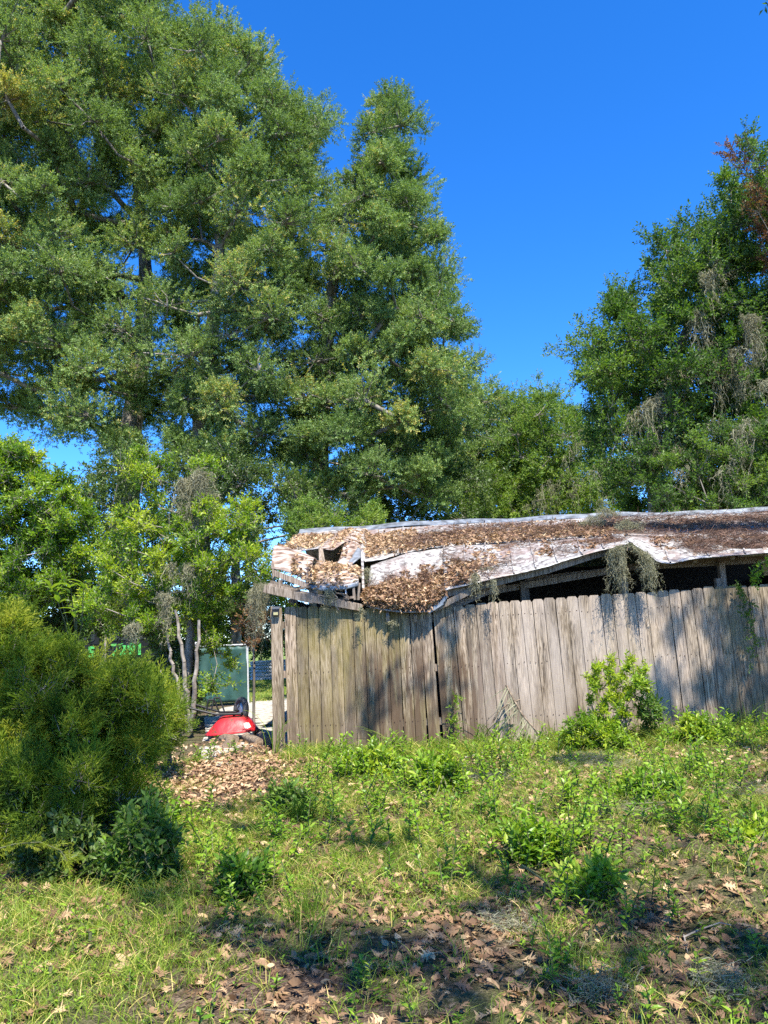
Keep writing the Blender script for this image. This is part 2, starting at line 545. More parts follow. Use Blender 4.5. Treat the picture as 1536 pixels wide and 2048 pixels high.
# sandy path that passes the end of the fence
pth = []
cl = [(-1.9, 9.2), (-2.0, 10.5), (-2.3, 12.5), (-2.75, 15), (-3.0, 17.0), (-2.4, 18.5), (0, 19.5), (4, 20.2)]
wd = [.35, .55, .75, .8, .8, .8, .8, .8]
Vp = []
for k, (x, y) in enumerate(cl):
    p0 = np.array(cl[max(0, k - 1)]); p1 = np.array(cl[min(len(cl) - 1, k + 1)])
    t = norm(p1 - p0); nn = np.array([t[1], -t[0]])
    for u in (-1, -.5, 0, .5, 1):
        q = np.array([x, y]) + nn * wd[k] * (u + .1 * math.sin(k * 3 + u * 5))
        Vp.append([q[0], q[1], float(hgt(*q)) + .006 + .01 * (1 - u * u)])
Fp = [[k * 5 + j, k * 5 + j + 1, k * 5 + j + 6, k * 5 + j + 5] for k in range(len(cl) - 1) for j in range(4)]
tag(qmesh('path', Vp, Fp, noise_mat('pale sand', [(.3, G(.16, .13, .10)), (.5, G(.36, .33, .28)), (.75, G(.55, .52, .46))], 9, rough=.95, bump=.4)), kind='structure')

# ------------------------------------------------------------------ generic solid pieces
def box_v(c, sx, sy, sz, Rm=None):
    v = np.array([[x, y, z] for x in (-.5, .5) for y in (-.5, .5) for z in (-.5, .5)]) * [sx, sy, sz]
    if Rm is not None: v = v @ np.asarray(Rm).T
    return v + np.array(c)
BOXF = np.array([[0, 1, 3, 2], [4, 6, 7, 5], [0, 4, 5, 1], [2, 3, 7, 6], [0, 2, 6, 4], [1, 5, 7, 3]])
def boxes(name, items, material, parent=None, bevel=0.0):
    V, F = [], []
    for k, v in enumerate(items):
        V.append(v); F.append(BOXF + 8 * k)
    o = qmesh(name, np.concatenate(V), np.concatenate(F), material, parent=parent)
    if bevel:
        b = o.modifiers.new('bevel', 'BEVEL'); b.width = bevel; b.segments = 2
    return o
def plank_v(a, b, wdt, hgt_, roll=0.0):
    """A timber between two points: wdt is its size across (horizontal), hgt_ its size upright."""
    a = np.array(a, float); b = np.array(b, float)
    d = norm(b - a); x = norm(np.cross(d, [0, 0, 1.0])); z = np.cross(x, d)
    if roll:
        x, z = x * math.cos(roll) + z * math.sin(roll), z * math.cos(roll) - x * math.sin(roll)
    return box_v((a + b) / 2, wdt, np.linalg.norm(b - a), hgt_, np.stack([x, d, z], 1))
def loft(name, rings, material, parent=None, cap=True, smooth=True, closed=True):
    """Skin between rings of equal vertex count."""
    k = len(rings[0]); V = np.concatenate([np.asarray(r, float) for r in rings])
    F = []
    for i in range(len(rings) - 1):
        for j in range(k if closed else k - 1):
            q = (j + 1) % k
            F.append([i * k + j, i * k + q, (i + 1) * k + q, (i + 1) * k + j])
    me = bpy.data.meshes.new(name)
    fs = [list(f) for f in F]
    if cap:
        fs.append(list(range(k))[::-1]); fs.append([(len(rings) - 1) * k + j for j in range(k)])
    me.from_pydata([tuple(v) for v in V], [], fs)
    me.materials.append(material)
    if smooth:
        for i, p in enumerate(me.polygons): p.use_smooth = i < len(F)
    me.update()
    return link(name, me, parent)

# ------------------------------------------------------------------ weathered wood
def wood_mat(name, base, pink=0.0, stain=True, dark=1.0):
    m, n, l, b, o = mat(name)
    g = n.new("ShaderNodeNewGeometry"); oi = n.new("ShaderNodeObjectInfo")
    mul = n.new("ShaderNodeMath"); mul.operation = 'MULTIPLY'; mul.inputs[1].default_value = 37.0
    l.new(oi.outputs['Random'], mul.inputs[0])
    cmb = n.new("ShaderNodeCombineXYZ"); l.new(mul.outputs[0], cmb.inputs[1]); l.new(mul.outputs[0], cmb.inputs[2])
    add = n.new("ShaderNodeVectorMath"); add.operation = 'ADD'
    l.new(g.outputs['Position'], add.inputs[0]); l.new(cmb.outputs[0], add.inputs[1])
    mp = n.new("ShaderNodeMapping"); mp.inputs['Scale'].default_value = (1, .3, .055)
    l.new(add.outputs[0], mp.inputs[0])
    gr = n.new("ShaderNodeTexNoise"); gr.inputs['Scale'].default_value = 75; gr.inputs['Detail'].default_value = 6; gr.inputs['Distortion'].default_value = 1.6
    l.new(mp.outputs[0], gr.inputs['Vector'])
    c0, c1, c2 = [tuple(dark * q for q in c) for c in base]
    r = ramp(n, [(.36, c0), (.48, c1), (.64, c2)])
    l.new(gr.outputs[0], r.inputs[0])
    cur = r.outputs[0]
    def mixin(fac, col, mode='MIX'):
        nonlocal cur
        mx = n.new("ShaderNodeMix"); mx.data_type = 'RGBA'; mx.blend_type = mode
        l.new(fac, mx.inputs[0]); l.new(cur, mx.inputs[6])
        if isinstance(col, tuple): mx.inputs[7].default_value = (*col, 1)
        else: l.new(col, mx.inputs[7])
        cur = mx.outputs[2]
    # board to board tone
    rr = ramp(n, [(0, G(.62, .60, .58)), (.5, G(1, .97, .94)), (1, G(1.2, 1.13, 1.12))])
    l.new(oi.outputs['Random'], rr.inputs[0])
    one = n.new("ShaderNodeValue"); one.outputs[0].default_value = 1.0
    mixin(one.outputs[0], rr.outputs[0], 'MULTIPLY')
    # knots
    mpk = n.new("ShaderNodeMapping"); mpk.inputs['Scale'].default_value = (9, 1, 2.6)
    l.new(add.outputs[0], mpk.inputs[0])
    vo = n.new("ShaderNodeTexVoronoi"); vo.inputs['Scale'].default_value = 1.0
    l.new(mpk.outputs[0], vo.inputs['Vector'])
    rk = ramp(n, [(.0, G(1, 1, 1)), (.055, G(.7, .7, .7)), (.13, G(0, 0, 0))])
    l.new(vo.outputs['Distance'], rk.inputs[0])
    mixin(rk.outputs[0], (.075, .05, .035))
    if stain:
        sp = n.new("ShaderNodeSeparateXYZ"); l.new(g.outputs['Position'], sp.inputs[0])
        def noise(scale, stretch, det=5):
            q = n.new("ShaderNodeMapping"); q.inputs['Scale'].default_value = stretch
            l.new(g.outputs['Position'], q.inputs[0])
            t = n.new("ShaderNodeTexNoise"); t.inputs['Scale'].default_value = scale; t.inputs['Detail'].default_value = det
            l.new(q.outputs[0], t.inputs['Vector']); return t.outputs[0]
        def window(src, a0, a1, b0, b1):
            m1 = n.new("ShaderNodeMapRange"); m1.interpolation_type = 'SMOOTHSTEP'; m1.inputs[1].default_value = a0; m1.inputs[2].default_value = a1
            m2 = n.new("ShaderNodeMapRange"); m2.interpolation_type = 'SMOOTHSTEP'; m2.inputs[1].default_value = b0; m2.inputs[2].default_value = b1
            m2.inputs[3].default_value = 1; m2.inputs[4].default_value = 0
            l.new(src, m1.inputs[0]); l.new(src, m2.inputs[0])
            mm = n.new("ShaderNodeMath"); mm.operation = 'MULTIPLY'; l.new(m1.outputs[0], mm.inputs[0]); l.new(m2.outputs[0], mm.inputs[1])
            return mm.outputs[0]
        def times(a, b_, k=1.0):
            mm = n.new("ShaderNodeMath"); mm.operation = 'MULTIPLY'; l.new(a, mm.inputs[0])
            if isinstance(b_, float): mm.inputs[1].default_value = b_
            else: l.new(b_, mm.inputs[1])
            if k != 1.0: return times(mm.outputs[0], k)
            return mm.outputs[0]
        def cut(src, a0, a1):
            q = n.new("ShaderNodeMapRange"); q.inputs[1].default_value = a0; q.inputs[2].default_value = a1; l.new(src, q.inputs[0]); return q.outputs[0]
        # olive algae on the boards under the collapsed roof
        alg = times(window(sp.outputs[0], -1.7, -.9, .5, 1.2), cut(noise(2.2, (1, 1, .45)), .38, .6), .55)
        mixin(alg, (.22, .175, .05))
        alg2 = times(window(sp.outputs[0], 2.4, 3.0, 4.2, 5.2), cut(noise(2.5, (1, 1, .4)), .42, .62), .55)
        mixin(alg2, (.24, .19, .09))
        # grey-black weathering streaks over the whole run of boards
        gs = times(cut(noise(11, (1, 1, .10), 7), .50, .66), .55)
        mixin(gs, (.075, .062, .052))
        # brown wet runs where leaves and water come off the roof
        run = times(times(window(sp.outputs[0], -.7, -.2, 1.15, 1.7), window(sp.outputs[2], -.6, -.2, .9, 1.5)), cut(noise(16, (1, 1, .07)), .44, .54), .85)
        mixin(run, (.085, .05, .03))
        # damp dark foot of every board
        low = times(window(sp.outputs[2], -1, -.8, .1, 1.15), cut(noise(14, (1, 1, .12)), .33, .6), .75)
        mixin(low, (.10, .07, .045))
        pale = times(window(sp.outputs[0], .9, 1.4, 3.2, 4.2), cut(noise(5, (1, 1, .2)), .35, .6), .55)
        mixin(pale, (.43, .36, .30))
    l.new(cur, b.inputs['Base Color'])
    b.inputs['Roughness'].default_value = .88
    b.inputs['Specular IOR Level'].default_value = .2
    bp = n.new("ShaderNodeBump"); bp.inputs['Strength'].default_value = .5; bp.inputs['Distance'].default_value = .004
    l.new(gr.outputs[0], bp.inputs['Height']); l.new(bp.outputs[0], b.inputs['Normal'])
    return m
M['fence'] = wood_mat('weathered fence board', (G(.05, .037, .024), G(.22, .172, .118), G(.41, .34, .255)))
M['lumber'] = wood_mat('old shed lumber', (G(.09, .07, .05), G(.20, .16, .12), G(.32, .27, .22)), stain=False)
M['shadewood'] = wood_mat('shade-darkened inside boards', (G(.008, .007, .006), G(.018, .015, .012), G(.03, .025, .02)), stain=False)  # old boards, colour taken near black to deepen the shade inside the shed
M['black'] = noise_mat('black metal', [(.3, G(.012, .012, .012)), (.7, G(.03, .03, .03))], 30, rough=.45, bump=0)

# ------------------------------------------------------------------ picket fence
M['nail'] = noise_mat('rusty nail', [(.3, G(.03, .018, .012)), (.7, G(.08, .045, .03))], 80, bump=0)
FY = 9.8
fence = empty('picket_fence', (2.2, FY, 0), 'grey weathered wooden picket fence with dog-eared boards in front of the collapsed shed', 'fence')
top_x = [545, 720, 860, 900, 1000, 1090, 1200, 1324, 1432, 1487, 1800]
top_y = [1213, 1213, 1214, 1212, 1204, 1197, 1190, 1183, 1174, 1171, 1154]
x0 = at(572, 1350, FY)[0]
pw = .1455
rf = np.random.default_rng(5)
for k in range(49):
    xm = x0 + pw * (k + .5)
    px, _ = proj([xm, FY, 1.0])
    py = np.interp(px, top_x, top_y)
    zt = at(px, py, FY)[2] + rf.normal(0, .006)
    zb = -.03 + rf.uniform(-.01, .03)
    lean = float(np.interp(px, [545, 850, 862, 1040, 1300, 1600], [0.002, -.002, -.024, -.032, -.021, -.020])) + rf.normal(0, .002)
    w_ = pw - rf.uniform(.003, .011)
    ear = .026 + rf.uniform(-.004, .006)
    yo = FY + rf.normal(0, .004)
    tilt = rf.normal(0, .004)
    prof = [(-w_ / 2, zb), (w_ / 2, zb), (w_ / 2, zt - ear), (w_ / 2 - ear * .8, zt), (-w_ / 2 + ear * .8, zt), (-w_ / 2, zt - ear)]
    if k in (7, 8): prof = [(x, min(z, zt - .02)) for x, z in prof]
    V = [];
    for yy in (-.009, .009):
        for (x, z) in prof:
            V.append((xm + x + lean * (z - .95) + (.03 if 862 < px < 890 else 0), yo + yy + tilt * (z - .9) + .004 * math.sin(z * 3 + k), z))
    F = [[0, 1, 2, 3, 4, 5], [11, 10, 9, 8, 7, 6]] + [[i, i + 6, (i + 1) % 6 + 6, (i + 1) % 6] for i in range(6)]
    for zn in (.34, .99, 1.6):
        for sx in (-.035, .035):
            c0 = len(V); xn = xm + sx + rf.normal(0, .006) + lean * (zn - .95); z_n = zn + rf.normal(0, .008); r_n = .0055
            V += [(xn + dx * r_n, yo - .0115 + tilt * (zn - .9) + .004 * math.sin(zn * 3 + k), z_n + dz * r_n) for dx, dz in ((-1, -1), (1, -1), (1, 1), (-1, 1))]
            F.append([c0, c0 + 1, c0 + 2, c0 + 3])
    me = bpy.data.meshes.new('picket'); me.from_pydata(V, [], F); me.materials.append(M['fence']); me.materials.append(M['nail'])
    for p_ in me.polygons[8:]: p_.material_index = 1
    me.update()
    link('picket', me, fence)
ex = x0 - .025
ep = boxes('end_board', [box_v((ex - .075, FY - .03, .91), .145, .045, 1.86)], M['fence'], fence, .004)
for z in (.32, .98, 1.6):
    boxes('rail', [box_v((x0 + 3.55, FY + .035, z), 7.2, .04, .088)], M['lumber'], fence)
for k in range(4):
    boxes('post', [box_v((x0 + .25 + 2.1 * k, FY + .105, .86), .089, .089, 1.74)], M['lumber'], fence)

# small solar lamp on the end board
lx = at(552, 1222, FY - .08)
sl = empty('solar_lamp', lx, 'small black solar lamp fixed at the top of the fence end board', 'lamp')
boxes('lamp_body', [box_v(lx + np.array([0, -.01, -.025]), .085, .05, .07)], M['black'], sl, .004)
boxes('solar_panel', [box_v(lx + np.array([0, -.01, .035]), .095, .075, .016, np.array(Matrix.Rotation(rad(22), 3, 'X')))], noise_mat('solar cell', [(.3, G(.04, .045, .06)), (.7, G(.10, .11, .13))], 60, rough=.2, bump=0), sl, .003)
boxes('lens', [box_v(lx + np.array([0, -.037, -.035]), .058, .006, .034)], noise_mat('yellowed lens', [(.3, G(.30, .27, .12)), (.7, G(.42, .38, .2))], 50, rough=.3, bump=0), sl, .002)
# ------------------------------------------------------------------ the collapsed shed
def roof_mat():
    m, n, l, b, o = mat('weathered roof sheet')
    g = n.new("ShaderNodeNewGeometry")
    def nz(sc, st=(1, 1, 1), det=7, dis=.4):
        q = n.new("ShaderNodeMapping"); q.inputs['Scale'].default_value = st
        l.new(g.outputs['Position'], q.inputs[0])
        t = n.new("ShaderNodeTexNoise"); t.inputs['Scale'].default_value = sc; t.inputs['Detail'].default_value = det; t.inputs['Distortion'].default_value = dis
        l.new(q.outputs[0], t.inputs['Vector']); return t.outputs[0]
    f = nz(14)
    r = ramp(n, [(.34, G(.10, .085, .075)), (.46, G(.24, .22, .20)), (.56, G(.42, .40, .37)), (.75, G(.55, .53, .50))])
    l.new(f, r.inputs[0])
    k = nz(1.7, (1.3, .5, 1), 5, .8)
    rk = ramp(n, [(.46, G(0, 0, 0)), (.64, G(.85, .85, .85))]); l.new(k, rk.inputs[0])
    rc = ramp(n, [(.3, G(.13, .075, .06)), (.6, G(.26, .19, .16)), (.8, G(.33, .29, .26))]); l.new(nz(30), rc.inputs[0])
    mx = n.new("ShaderNodeMix"); mx.data_type = 'RGBA'
    l.new(rk.outputs[0], mx.inputs[0]); l.new(r.outputs[0], mx.inputs[6]); l.new(rc.outputs[0], mx.inputs[7])
    l.new(mx.outputs[2], b.inputs['Base Color'])
    b.inputs['Roughness'].default_value = .55; b.inputs['Metallic'].default_value = .15
    bp = n.new("ShaderNodeBump"); bp.inputs['Strength'].default_value = .35; bp.inputs['Distance'].default_value = .02
    l.new(nz(5, det=3), bp.inputs['Height']); l.new(bp.outputs[0], b.inputs['Normal'])
    return m
M['roof'] = roof_mat()
M['roofstain'] = noise_mat('rust-stained sheet', [(.32, G(.08, .045, .03)), (.45, G(.22, .15, .11)), (.56, G(.36, .29, .24)), (.7, G(.52, .47, .42))], 5, (1.4, 3, 3), .7, .5, detail=10, extra=None)
M['ridge'] = noise_mat('grey ridge metal', [(.3, G(.10, .105, .11)), (.55, G(.24, .26, .28)), (.8, G(.42, .44, .46))], 7, rough=.45, metal=.35, bump=.15)

shed = empty('shed', (2.5, 11.5, 0), 'long low shed with a caved-in rusty metal roof buried in dry leaves behind the fence', 'shed')
rs = np.random.default_rng(21)

def pl3(pts):
    return np.array([at(*p) for p in pts])
def resample(P, n, key=None):
    """n points along a polyline, spaced by the polyline's own length."""
    d = np.concatenate([[0], np.cumsum(np.linalg.norm(np.diff(P, axis=0), axis=1))]); d /= d[-1]
    u = np.linspace(0, 1, n)
    return np.stack([np.interp(u, d, P[:, i]) for i in range(3)], 1)
def resample_x(P, xs):
    return np.stack([xs] + [np.interp(xs, P[:, 0], P[:, i]) for i in (1, 2)], 1)

class Sheet:
    def __init__(s, name, upper, lower, nu, nv, byx=False, sag=0.0, dent=.012, thick=.012, bulge=0.0, seams=0.0, mat_=None):
        U, L = pl3(upper), pl3(lower)
        if byx:
            xa, xb = max(U[0, 0], L[0, 0]), min(U[-1, 0], L[-1, 0])
            xs = np.linspace(0, 1, nu)
            U = resample_x(U, U[0, 0] + xs * (U[-1, 0] - U[0, 0])); L = resample_x(L, L[0, 0] + xs * (L[-1, 0] - L[0, 0]))
        else:
            U, L = resample(U, nu), resample(L, nu)
        v = np.linspace(0, 1, nv)
        P = U[None] * (1 - v)[:, None, None] + L[None] * v[:, None, None]
        P[..., 2] += -sag * np.sin(PI * v)[:, None] + bulge * np.sin(PI * v)[:, None]
        P[..., 1] -= bulge * .6 * np.sin(PI * v)[:, None]
        X, Y = P[..., 0], P[..., 1]
        P[..., 2] += dent * (np.sin(X * 7.3 + Y * 5) + np.sin(X * 3.1 - Y * 8.7 + 2) + .6 * np.sin(X * 15 + Y * 11)) * np.sin(PI * np.clip(v, .06, .97))[:, None]
        s.P = P
        V = P.reshape(-1, 3)
        ii, jj = np.meshgrid(np.arange(nv - 1), np.arange(nu - 1), indexing='ij')
        a = (ii * nu + jj).ravel()
        F = np.stack([a, a + nu, a + nu + 1, a + 1], 1)
        s.o = qmesh(name, V, F, mat_ or M['roof'], parent=shed, smooth=True)
        so = s.o.modifiers.new('solid', 'SOLIDIFY'); so.thickness = thick; so.offset = -1
        if seams:
            x0_, x1_ = P[0, 0, 0], P[0, -1, 0]
            k = int(abs(x1_ - x0_) / seams)
            for q in range(1, k):
                A, B = [], []
                j = min(nu - 1, int(q * (nu - 1) / k))
                col = P[:, j] + [0, 0, .008]
                for i in range(nv - 1):
                    A.append(col[i]); B.append(col[i + 1])
                Vt, Ft = tubes(A, B, np.full(len(A), .011), np.full(len(A), .011), 6)
                qmesh('seam', Vt, Ft, M['roof'], parent=shed, smooth=True)
    def sample(s, u, v):
        nv, nu = s.P.shape[:2]
        a = np.clip(u * (nu - 1), 0, nu - 1.001); b = np.clip(v * (nv - 1), 0, nv - 1.001)
        i = a.astype(int); j = b.astype(int); fu = (a - i)[:, None]; fv = (b - j)[:, None]
        P = s.P
        p = P[j, i] * (1 - fu) * (1 - fv) + P[j, i + 1] * fu * (1 - fv) + P[j + 1, i] * (1 - fu) * fv + P[j + 1, i + 1] * fu * fv
        du = P[j, i + 1] - P[j, i]; dv = P[j + 1, i] - P[j, i]
        nn = norm(np.cross(du, dv)); nn[nn[:, 2] < 0] *= -1
        return p, nn

EX = 1720
P1a = Sheet('upper_roof', [(600, 1063, 13.0), (630, 1060, 13), (690, 1057, 13.0)], [(560, 1104, 11.3), (600, 1101, 11.3), (641, 1096, 11.2)], 14, 14)
P1b = Sheet('upper_roof', [(690, 1057, 13), (735, 1055, 13.0)], [(641, 1096, 11.2), (664, 1100, 11.0), (690, 1083, 11.3), (720, 1098, 11.15)], 14, 14, sag=-.02, mat_=M['roofstain'])
P1 = Sheet('upper_roof', [(735, 1055, 13.0), (850, 1048, 13), (1000, 1041, 13), (1200, 1032, 13), (1400, 1026, 13), (EX, 1014, 13)],
           [(720, 1098, 11.15), (722, 1124, 11.1), (765, 1118, 11.1), (808, 1105, 11.15), (870, 1094, 11.25), (1030, 1083, 11.3), (1180, 1073, 11.3), (1230, 1068, 11.3), (1262, 1070, 11.2), (1350, 1072, 11.3), (EX, 1062, 11.3)], 110, 16, byx=True, dent=.009, seams=.62)
P2a = Sheet('lower_roof', [(742, 1130, 11.0), (765, 1122, 11.05), (808, 1109, 11.1), (870, 1098, 11.2), (886, 1096, 11.2)],
            [(727, 1198, 9.95), (735, 1212, 9.72), (800, 1224, 9.62), (860, 1224, 9.62), (889, 1186, 9.7)], 30, 18, byx=True, sag=.05, dent=.03, seams=.42)
P2 = Sheet('lower_roof', [(886, 1094, 11.2), (1030, 1085, 11.25), (1180, 1076, 11.25), (1240, 1071, 11.2)],
           [(889, 1180, 9.7), (950, 1166, 9.62), (980, 1158, 9.6), (1027, 1148, 9.6), (1096, 1132, 9.6), (1179, 1106, 9.6), (1258, 1086, 9.6)], 60, 16, byx=True, sag=-.02, dent=.022, seams=.31)
P3 = Sheet('lower_roof', [(1236, 1072, 11.2), (1290, 1072, 11.2), (1350, 1074, 11.2), (1450, 1070, 11.2), (EX, 1064, 11.2)],
           [(1262, 1084, 9.6), (1288, 1101, 9.55), (1317, 1123, 9.55), (1342, 1126, 9.55), (1378, 1118, 9.55), (1450, 1111, 9.55), (1536, 1105, 9.55), (EX, 1094, 9.55)], 70, 14, byx=True, dent=.024, seams=.55)
# rolled sheet at the broken corner
CU = Sheet('curled_sheet', [(560, 1099, 11.2), (582, 1106, 10.9), (608, 1113, 10.7), (636, 1124, 10.5)],
           [(542, 1136, 9.9), (570, 1142, 9.85), (596, 1152, 9.8), (622, 1168, 9.75)], 24, 16, bulge=.17, dent=.006, thick=.01, mat_=M['roofstain'])
PB = Sheet('fallen_sheet', [(606, 1133, 10.6), (640, 1124, 10.7), (690, 1128, 10.7), (716, 1131, 10.6)],
           [(612, 1166, 9.75), (650, 1172, 9.7), (690, 1169, 9.7), (717, 1164, 9.7)], 22, 10, dent=.02, bulge=.05, mat_=M['roofstain'])
PBe = Sheet('fallen_sheet', [(612, 1166, 9.75), (650, 1172, 9.7), (690, 1169, 9.7), (717, 1164, 9.7)],
           [(620, 1176, 9.72), (652, 1183, 9.7), (690, 1179, 9.7), (717, 1172, 9.7)], 22, 4, dent=.006, mat_=M['ridge'])
FLa = Sheet('torn_flap', [(690, 1082, 11.35), (704, 1081, 11.3), (716, 1092, 11.2)],
            [(668, 1131, 10.75), (686, 1132, 10.7), (702, 1131, 10.7)], 10, 10, dent=.012, bulge=-.05, mat_=M['roofstain'])
FLb = Sheet('torn_flap', [(717, 1092, 11.2), (727, 1112, 11.0)], [(694, 1128, 10.85), (700, 1131, 10.8)], 5, 8, dent=.005, mat_=M['ridge'])
STR = Sheet('torn_flap', [(722, 1098, 11.1), (727, 1110, 11.0)], [(724, 1176, 10.3), (729, 1176, 10.3)], 4, 10, dent=.004)

# ridge cap and the far slope
rc_ = resample(pl3([(600, 1063, 13.0), (735, 1055, 13), (850, 1048, 13), (1000, 1041, 13), (1200, 1032, 13), (1400, 1026, 13), (EX, 1014, 13)]), 60)
sec = [(-.16, -.035), (-.02, .045), (.02, .045), (.16, -.035), (.16, -.05), (0, .02), (-.16, -.05)]
loft('ridge_cap', [[(p[0], p[1] + a_, p[2] + b_ + (.0 + .012 * math.sin(p[0] * 5) + .012 * math.sin(p[0] * 2.2))) for a_, b_ in sec] for p in rc_[::2]], M['ridge'], shed, smooth=False)
V = np.concatenate([rc_, np.stack([rc_[:, 0], rc_[:, 1] + 3.2, rc_[:, 2] - 1.0], 1)])
nn_ = len(rc_)
F = [[i, i + 1, nn_ + i + 1, nn_ + i] for i in range(nn_ - 1)]
o = qmesh('back_roof', V, F, M['roof'], parent=shed, smooth=True)
o.modifiers.new('solid', 'SOLIDIFY').thickness = .012

# walls: the back wall, the end walls and the floor plate keep the inside dark
xr = at(EX, 1100, 10.2)[0]
boxes('back_wall', [box_v(((xr - 1.4) / 2, 16.0, 1.05), xr + 1.4 + .2, .05, 2.12)], M['shadewood'], shed)
boxes('end_wall', [box_v((xr, 13.0, 1.05), .05, 6.0, 2.1)], M['shadewood'], shed)
boxes('end_wall', [box_v((-1.45, 13.6, 1.0), .05, 4.6, 2.0)], M['shadewood'], shed)
boxes('inner_wall', [box_v(((xr - 1.3) / 2 + .1, 12.9, 1.2), xr + 1.1, .04, 2.4)], M['shadewood'], shed)

def beam(px0, py0, Y0, px1, py1, Y1, wd_, h_, name='beam', roll=0.0, mt='lumber'):
    return boxes(name, [plank_v(at(px0, py0, Y0), at(px1, py1, Y1), wd_, h_, roll)], M[mt], shed, .003)
# posts and header seen above the fence
def post(px, y0, Y, wd_=.09, name='post'):
    p = at(px, y0, Y)
    boxes(name, [box_v((p[0], Y, p[2] / 2), wd_, .09, p[2])], M['lumber'], shed, .003)
post(1044, 1163, 10.2, .06); post(1052, 1160, 10.35, .05); post(1246, 1150, 10.25, .085); post(1441, 1124, 10.2, .075); post(1434, 1157, 10.1, .06); post(588, 1190, 10.2, .08); post(905, 1190, 10.3, .07)
beam(930, 1192, 10.2, 1230, 1140, 10.3, .045, .085, 'header')
beam(1222, 1138, 10.28, 1292, 1132, 10.28, .045, .09, 'header')
beam(1292, 1132, 10.3, EX, 1108, 10.3, .045, .10, 'header')
beam(1050, 1160, 10.35, 1240, 1137, 10.35, .04, .06, 'header')
# eave boards under the bent sheets
ev = [(884, 1189, 9.8), (950, 1176, 9.75), (1027, 1156, 9.72), (1096, 1140, 9.72), (1179, 1113, 9.72), (1262, 1093, 9.72)]
for a_, b_ in zip(ev[:-1], ev[1:]): beam(*a_, b_[0] + 2, b_[1], b_[2], .03, .085, 'eave_board')
beam(868, 1219, 9.72, 942, 1182, 9.72, .03, .075, 'eave_board')
beam(885, 1222, 9.95, 1010, 1168, 10.0, .04, .08, 'rafter')
beam(1262, 1093, 9.75, 1300, 1127, 9.75, .03, .06, 'rafter')
for px in (1330, 1390, 1465, 1530, 1600):
    beam(px, 1123 - (px - 1342) * .09, 9.72, px + 5, 1082, 11.3, .045, .09, 'rafter')
# broken timbers at the fallen corner
beam(528, 1177, 9.68, 628, 1200, 9.7, .05, .10, 'fascia')
beam(536, 1170, 9.72, 722, 1212, 9.76, .04, .05, 'fascia')
beam(622, 1198, 9.7, 724, 1216, 9.74, .05, .085, 'fascia')
beam(548, 1146, 9.8, 618, 1173, 9.75, .04, .075, 'rafter')
beam(540, 1165, 9.78, 600, 1182, 9.8, .03, .06, 'rafter')
beam(572, 1183, 9.7, 622, 1173, 9.72, .03, .028, 'rafter')
beam(561, 1160, 9.75, 560, 1178, 9.75, .035, .05, 'rafter')
beam(640, 1098, 11.0, 641, 1128, 10.9, .04, .06, 'rafter')
beam(641, 1094, 11.1, 648, 1135, 10.9, .05, .05, 'rafter')
beam(641, 1191, 9.72, 664, 1196, 9.72, .03, .02, 'rafter')
beam(707, 1172, 9.72, 709, 1200, 9.74, .03, .03, 'rafter')
beam(718, 1166, 9.75, 716, 1200, 9.78, .03, .03, 'rafter')
beam(546, 1128, 9.95, 548, 1172, 9.8, .03, .03, 'rafter')
rsp = np.random.default_rng(91)
for k in range(13):
    px_, py_ = rsp.uniform(545, 715), 0
    py_ = 1150 + (px_ - 545) * .30 + rsp.uniform(-6, 14)
    an = rsp.normal(.25, .5); ln_ = rsp.uniform(10, 34)
    beam(px_, py_, 9.74 + rsp.uniform(-.06, .1), px_ + ln_ * math.cos(an), py_ + ln_ * math.sin(an), 9.74 + rsp.uniform(-.08, .14), .018, rsp.uniform(.012, .035), 'splinter', rsp.uniform(-.5, .5))
boxes('white_panel', [plank_v(at(692, 1174, 9.78), at(692, 1194, 9.78), .11, .01, 0)], noise_mat('white board', [(.3, G(.7, .7, .7)), (.7, G(.85, .85, .85))], 5, bump=0), shed)
for px in (775, 830):
    a_ = at(px, 1222, 9.7); b_ = at(px, 1100, 11.4); boxes('rafter', [plank_v(a_ - [0, 0, .1], b_ - [0, 0, .08], .04, .09)], M['lumber'], shed)
boxes('gutter_flap', [plank_v(at(856, 1224, 9.62), at(885, 1205, 9.66), .02, .05), ], M['ridge'], shed)
boxes('gutter_flap', [plank_v(at(882, 1206, 9.66), at(893, 1192, 9.68), .02, .04), ], M['ridge'], shed)

# ------------------------------------------------------------------ dry leaves and needles on the roof
def oakleaf(rng, L=.09, curl=.5):
    """A lobed turkey-oak leaf: a midrib strip with pointed lobes to each side."""
    t = T()
    tw_ = rng.normal(0, .5)
    def z(x, y): return curl * (x * x * 1.6 / L * rng_c + .22 * y * y / L * rng_d + tw_ * x * y / L)
    rng_c = rng.uniform(-1, 1.3); rng_d = rng.uniform(-1.2, .8)
    st = [(0, .06), (.25, .10), (.5, .12), (.75, .10), (1.0, .02)]
    for (u0, w0), (u1, w1) in zip(st[:-1], st[1:]):
        q = [(-w0 * L, u0 * L), (w0 * L, u0 * L), (w1 * L, u1 * L), (-w1 * L, u1 * L)]
        t.add([(x, y, z(x, y)) for x, y in q], [[0, 1, 2, 3]])
    for u, ln in ((.25, .36), (.5, .52), (.72, .34)):
        for s_ in (-1, 1):
            tip = (s_ * ln * L * rng.uniform(.8, 1.15), (u + .2 + rng.normal(0, .05)) * L)
            q = [(s_ * .07 * L, (u - .08) * L), (s_ * ln * .6 * L, (u + .02) * L), tip, (s_ * .08 * L, (u + .09) * L)]
            t.add([(x, y, z(x, y)) for x, y in q], [[0, 1, 2, 3]])
    t.add([(-.012 * L, -.3 * L, 0), (.012 * L, -.3 * L, 0), (.012 * L, 0, 0), (-.012 * L, 0, 0)], [[0, 1, 2, 3]])
    return t.done()
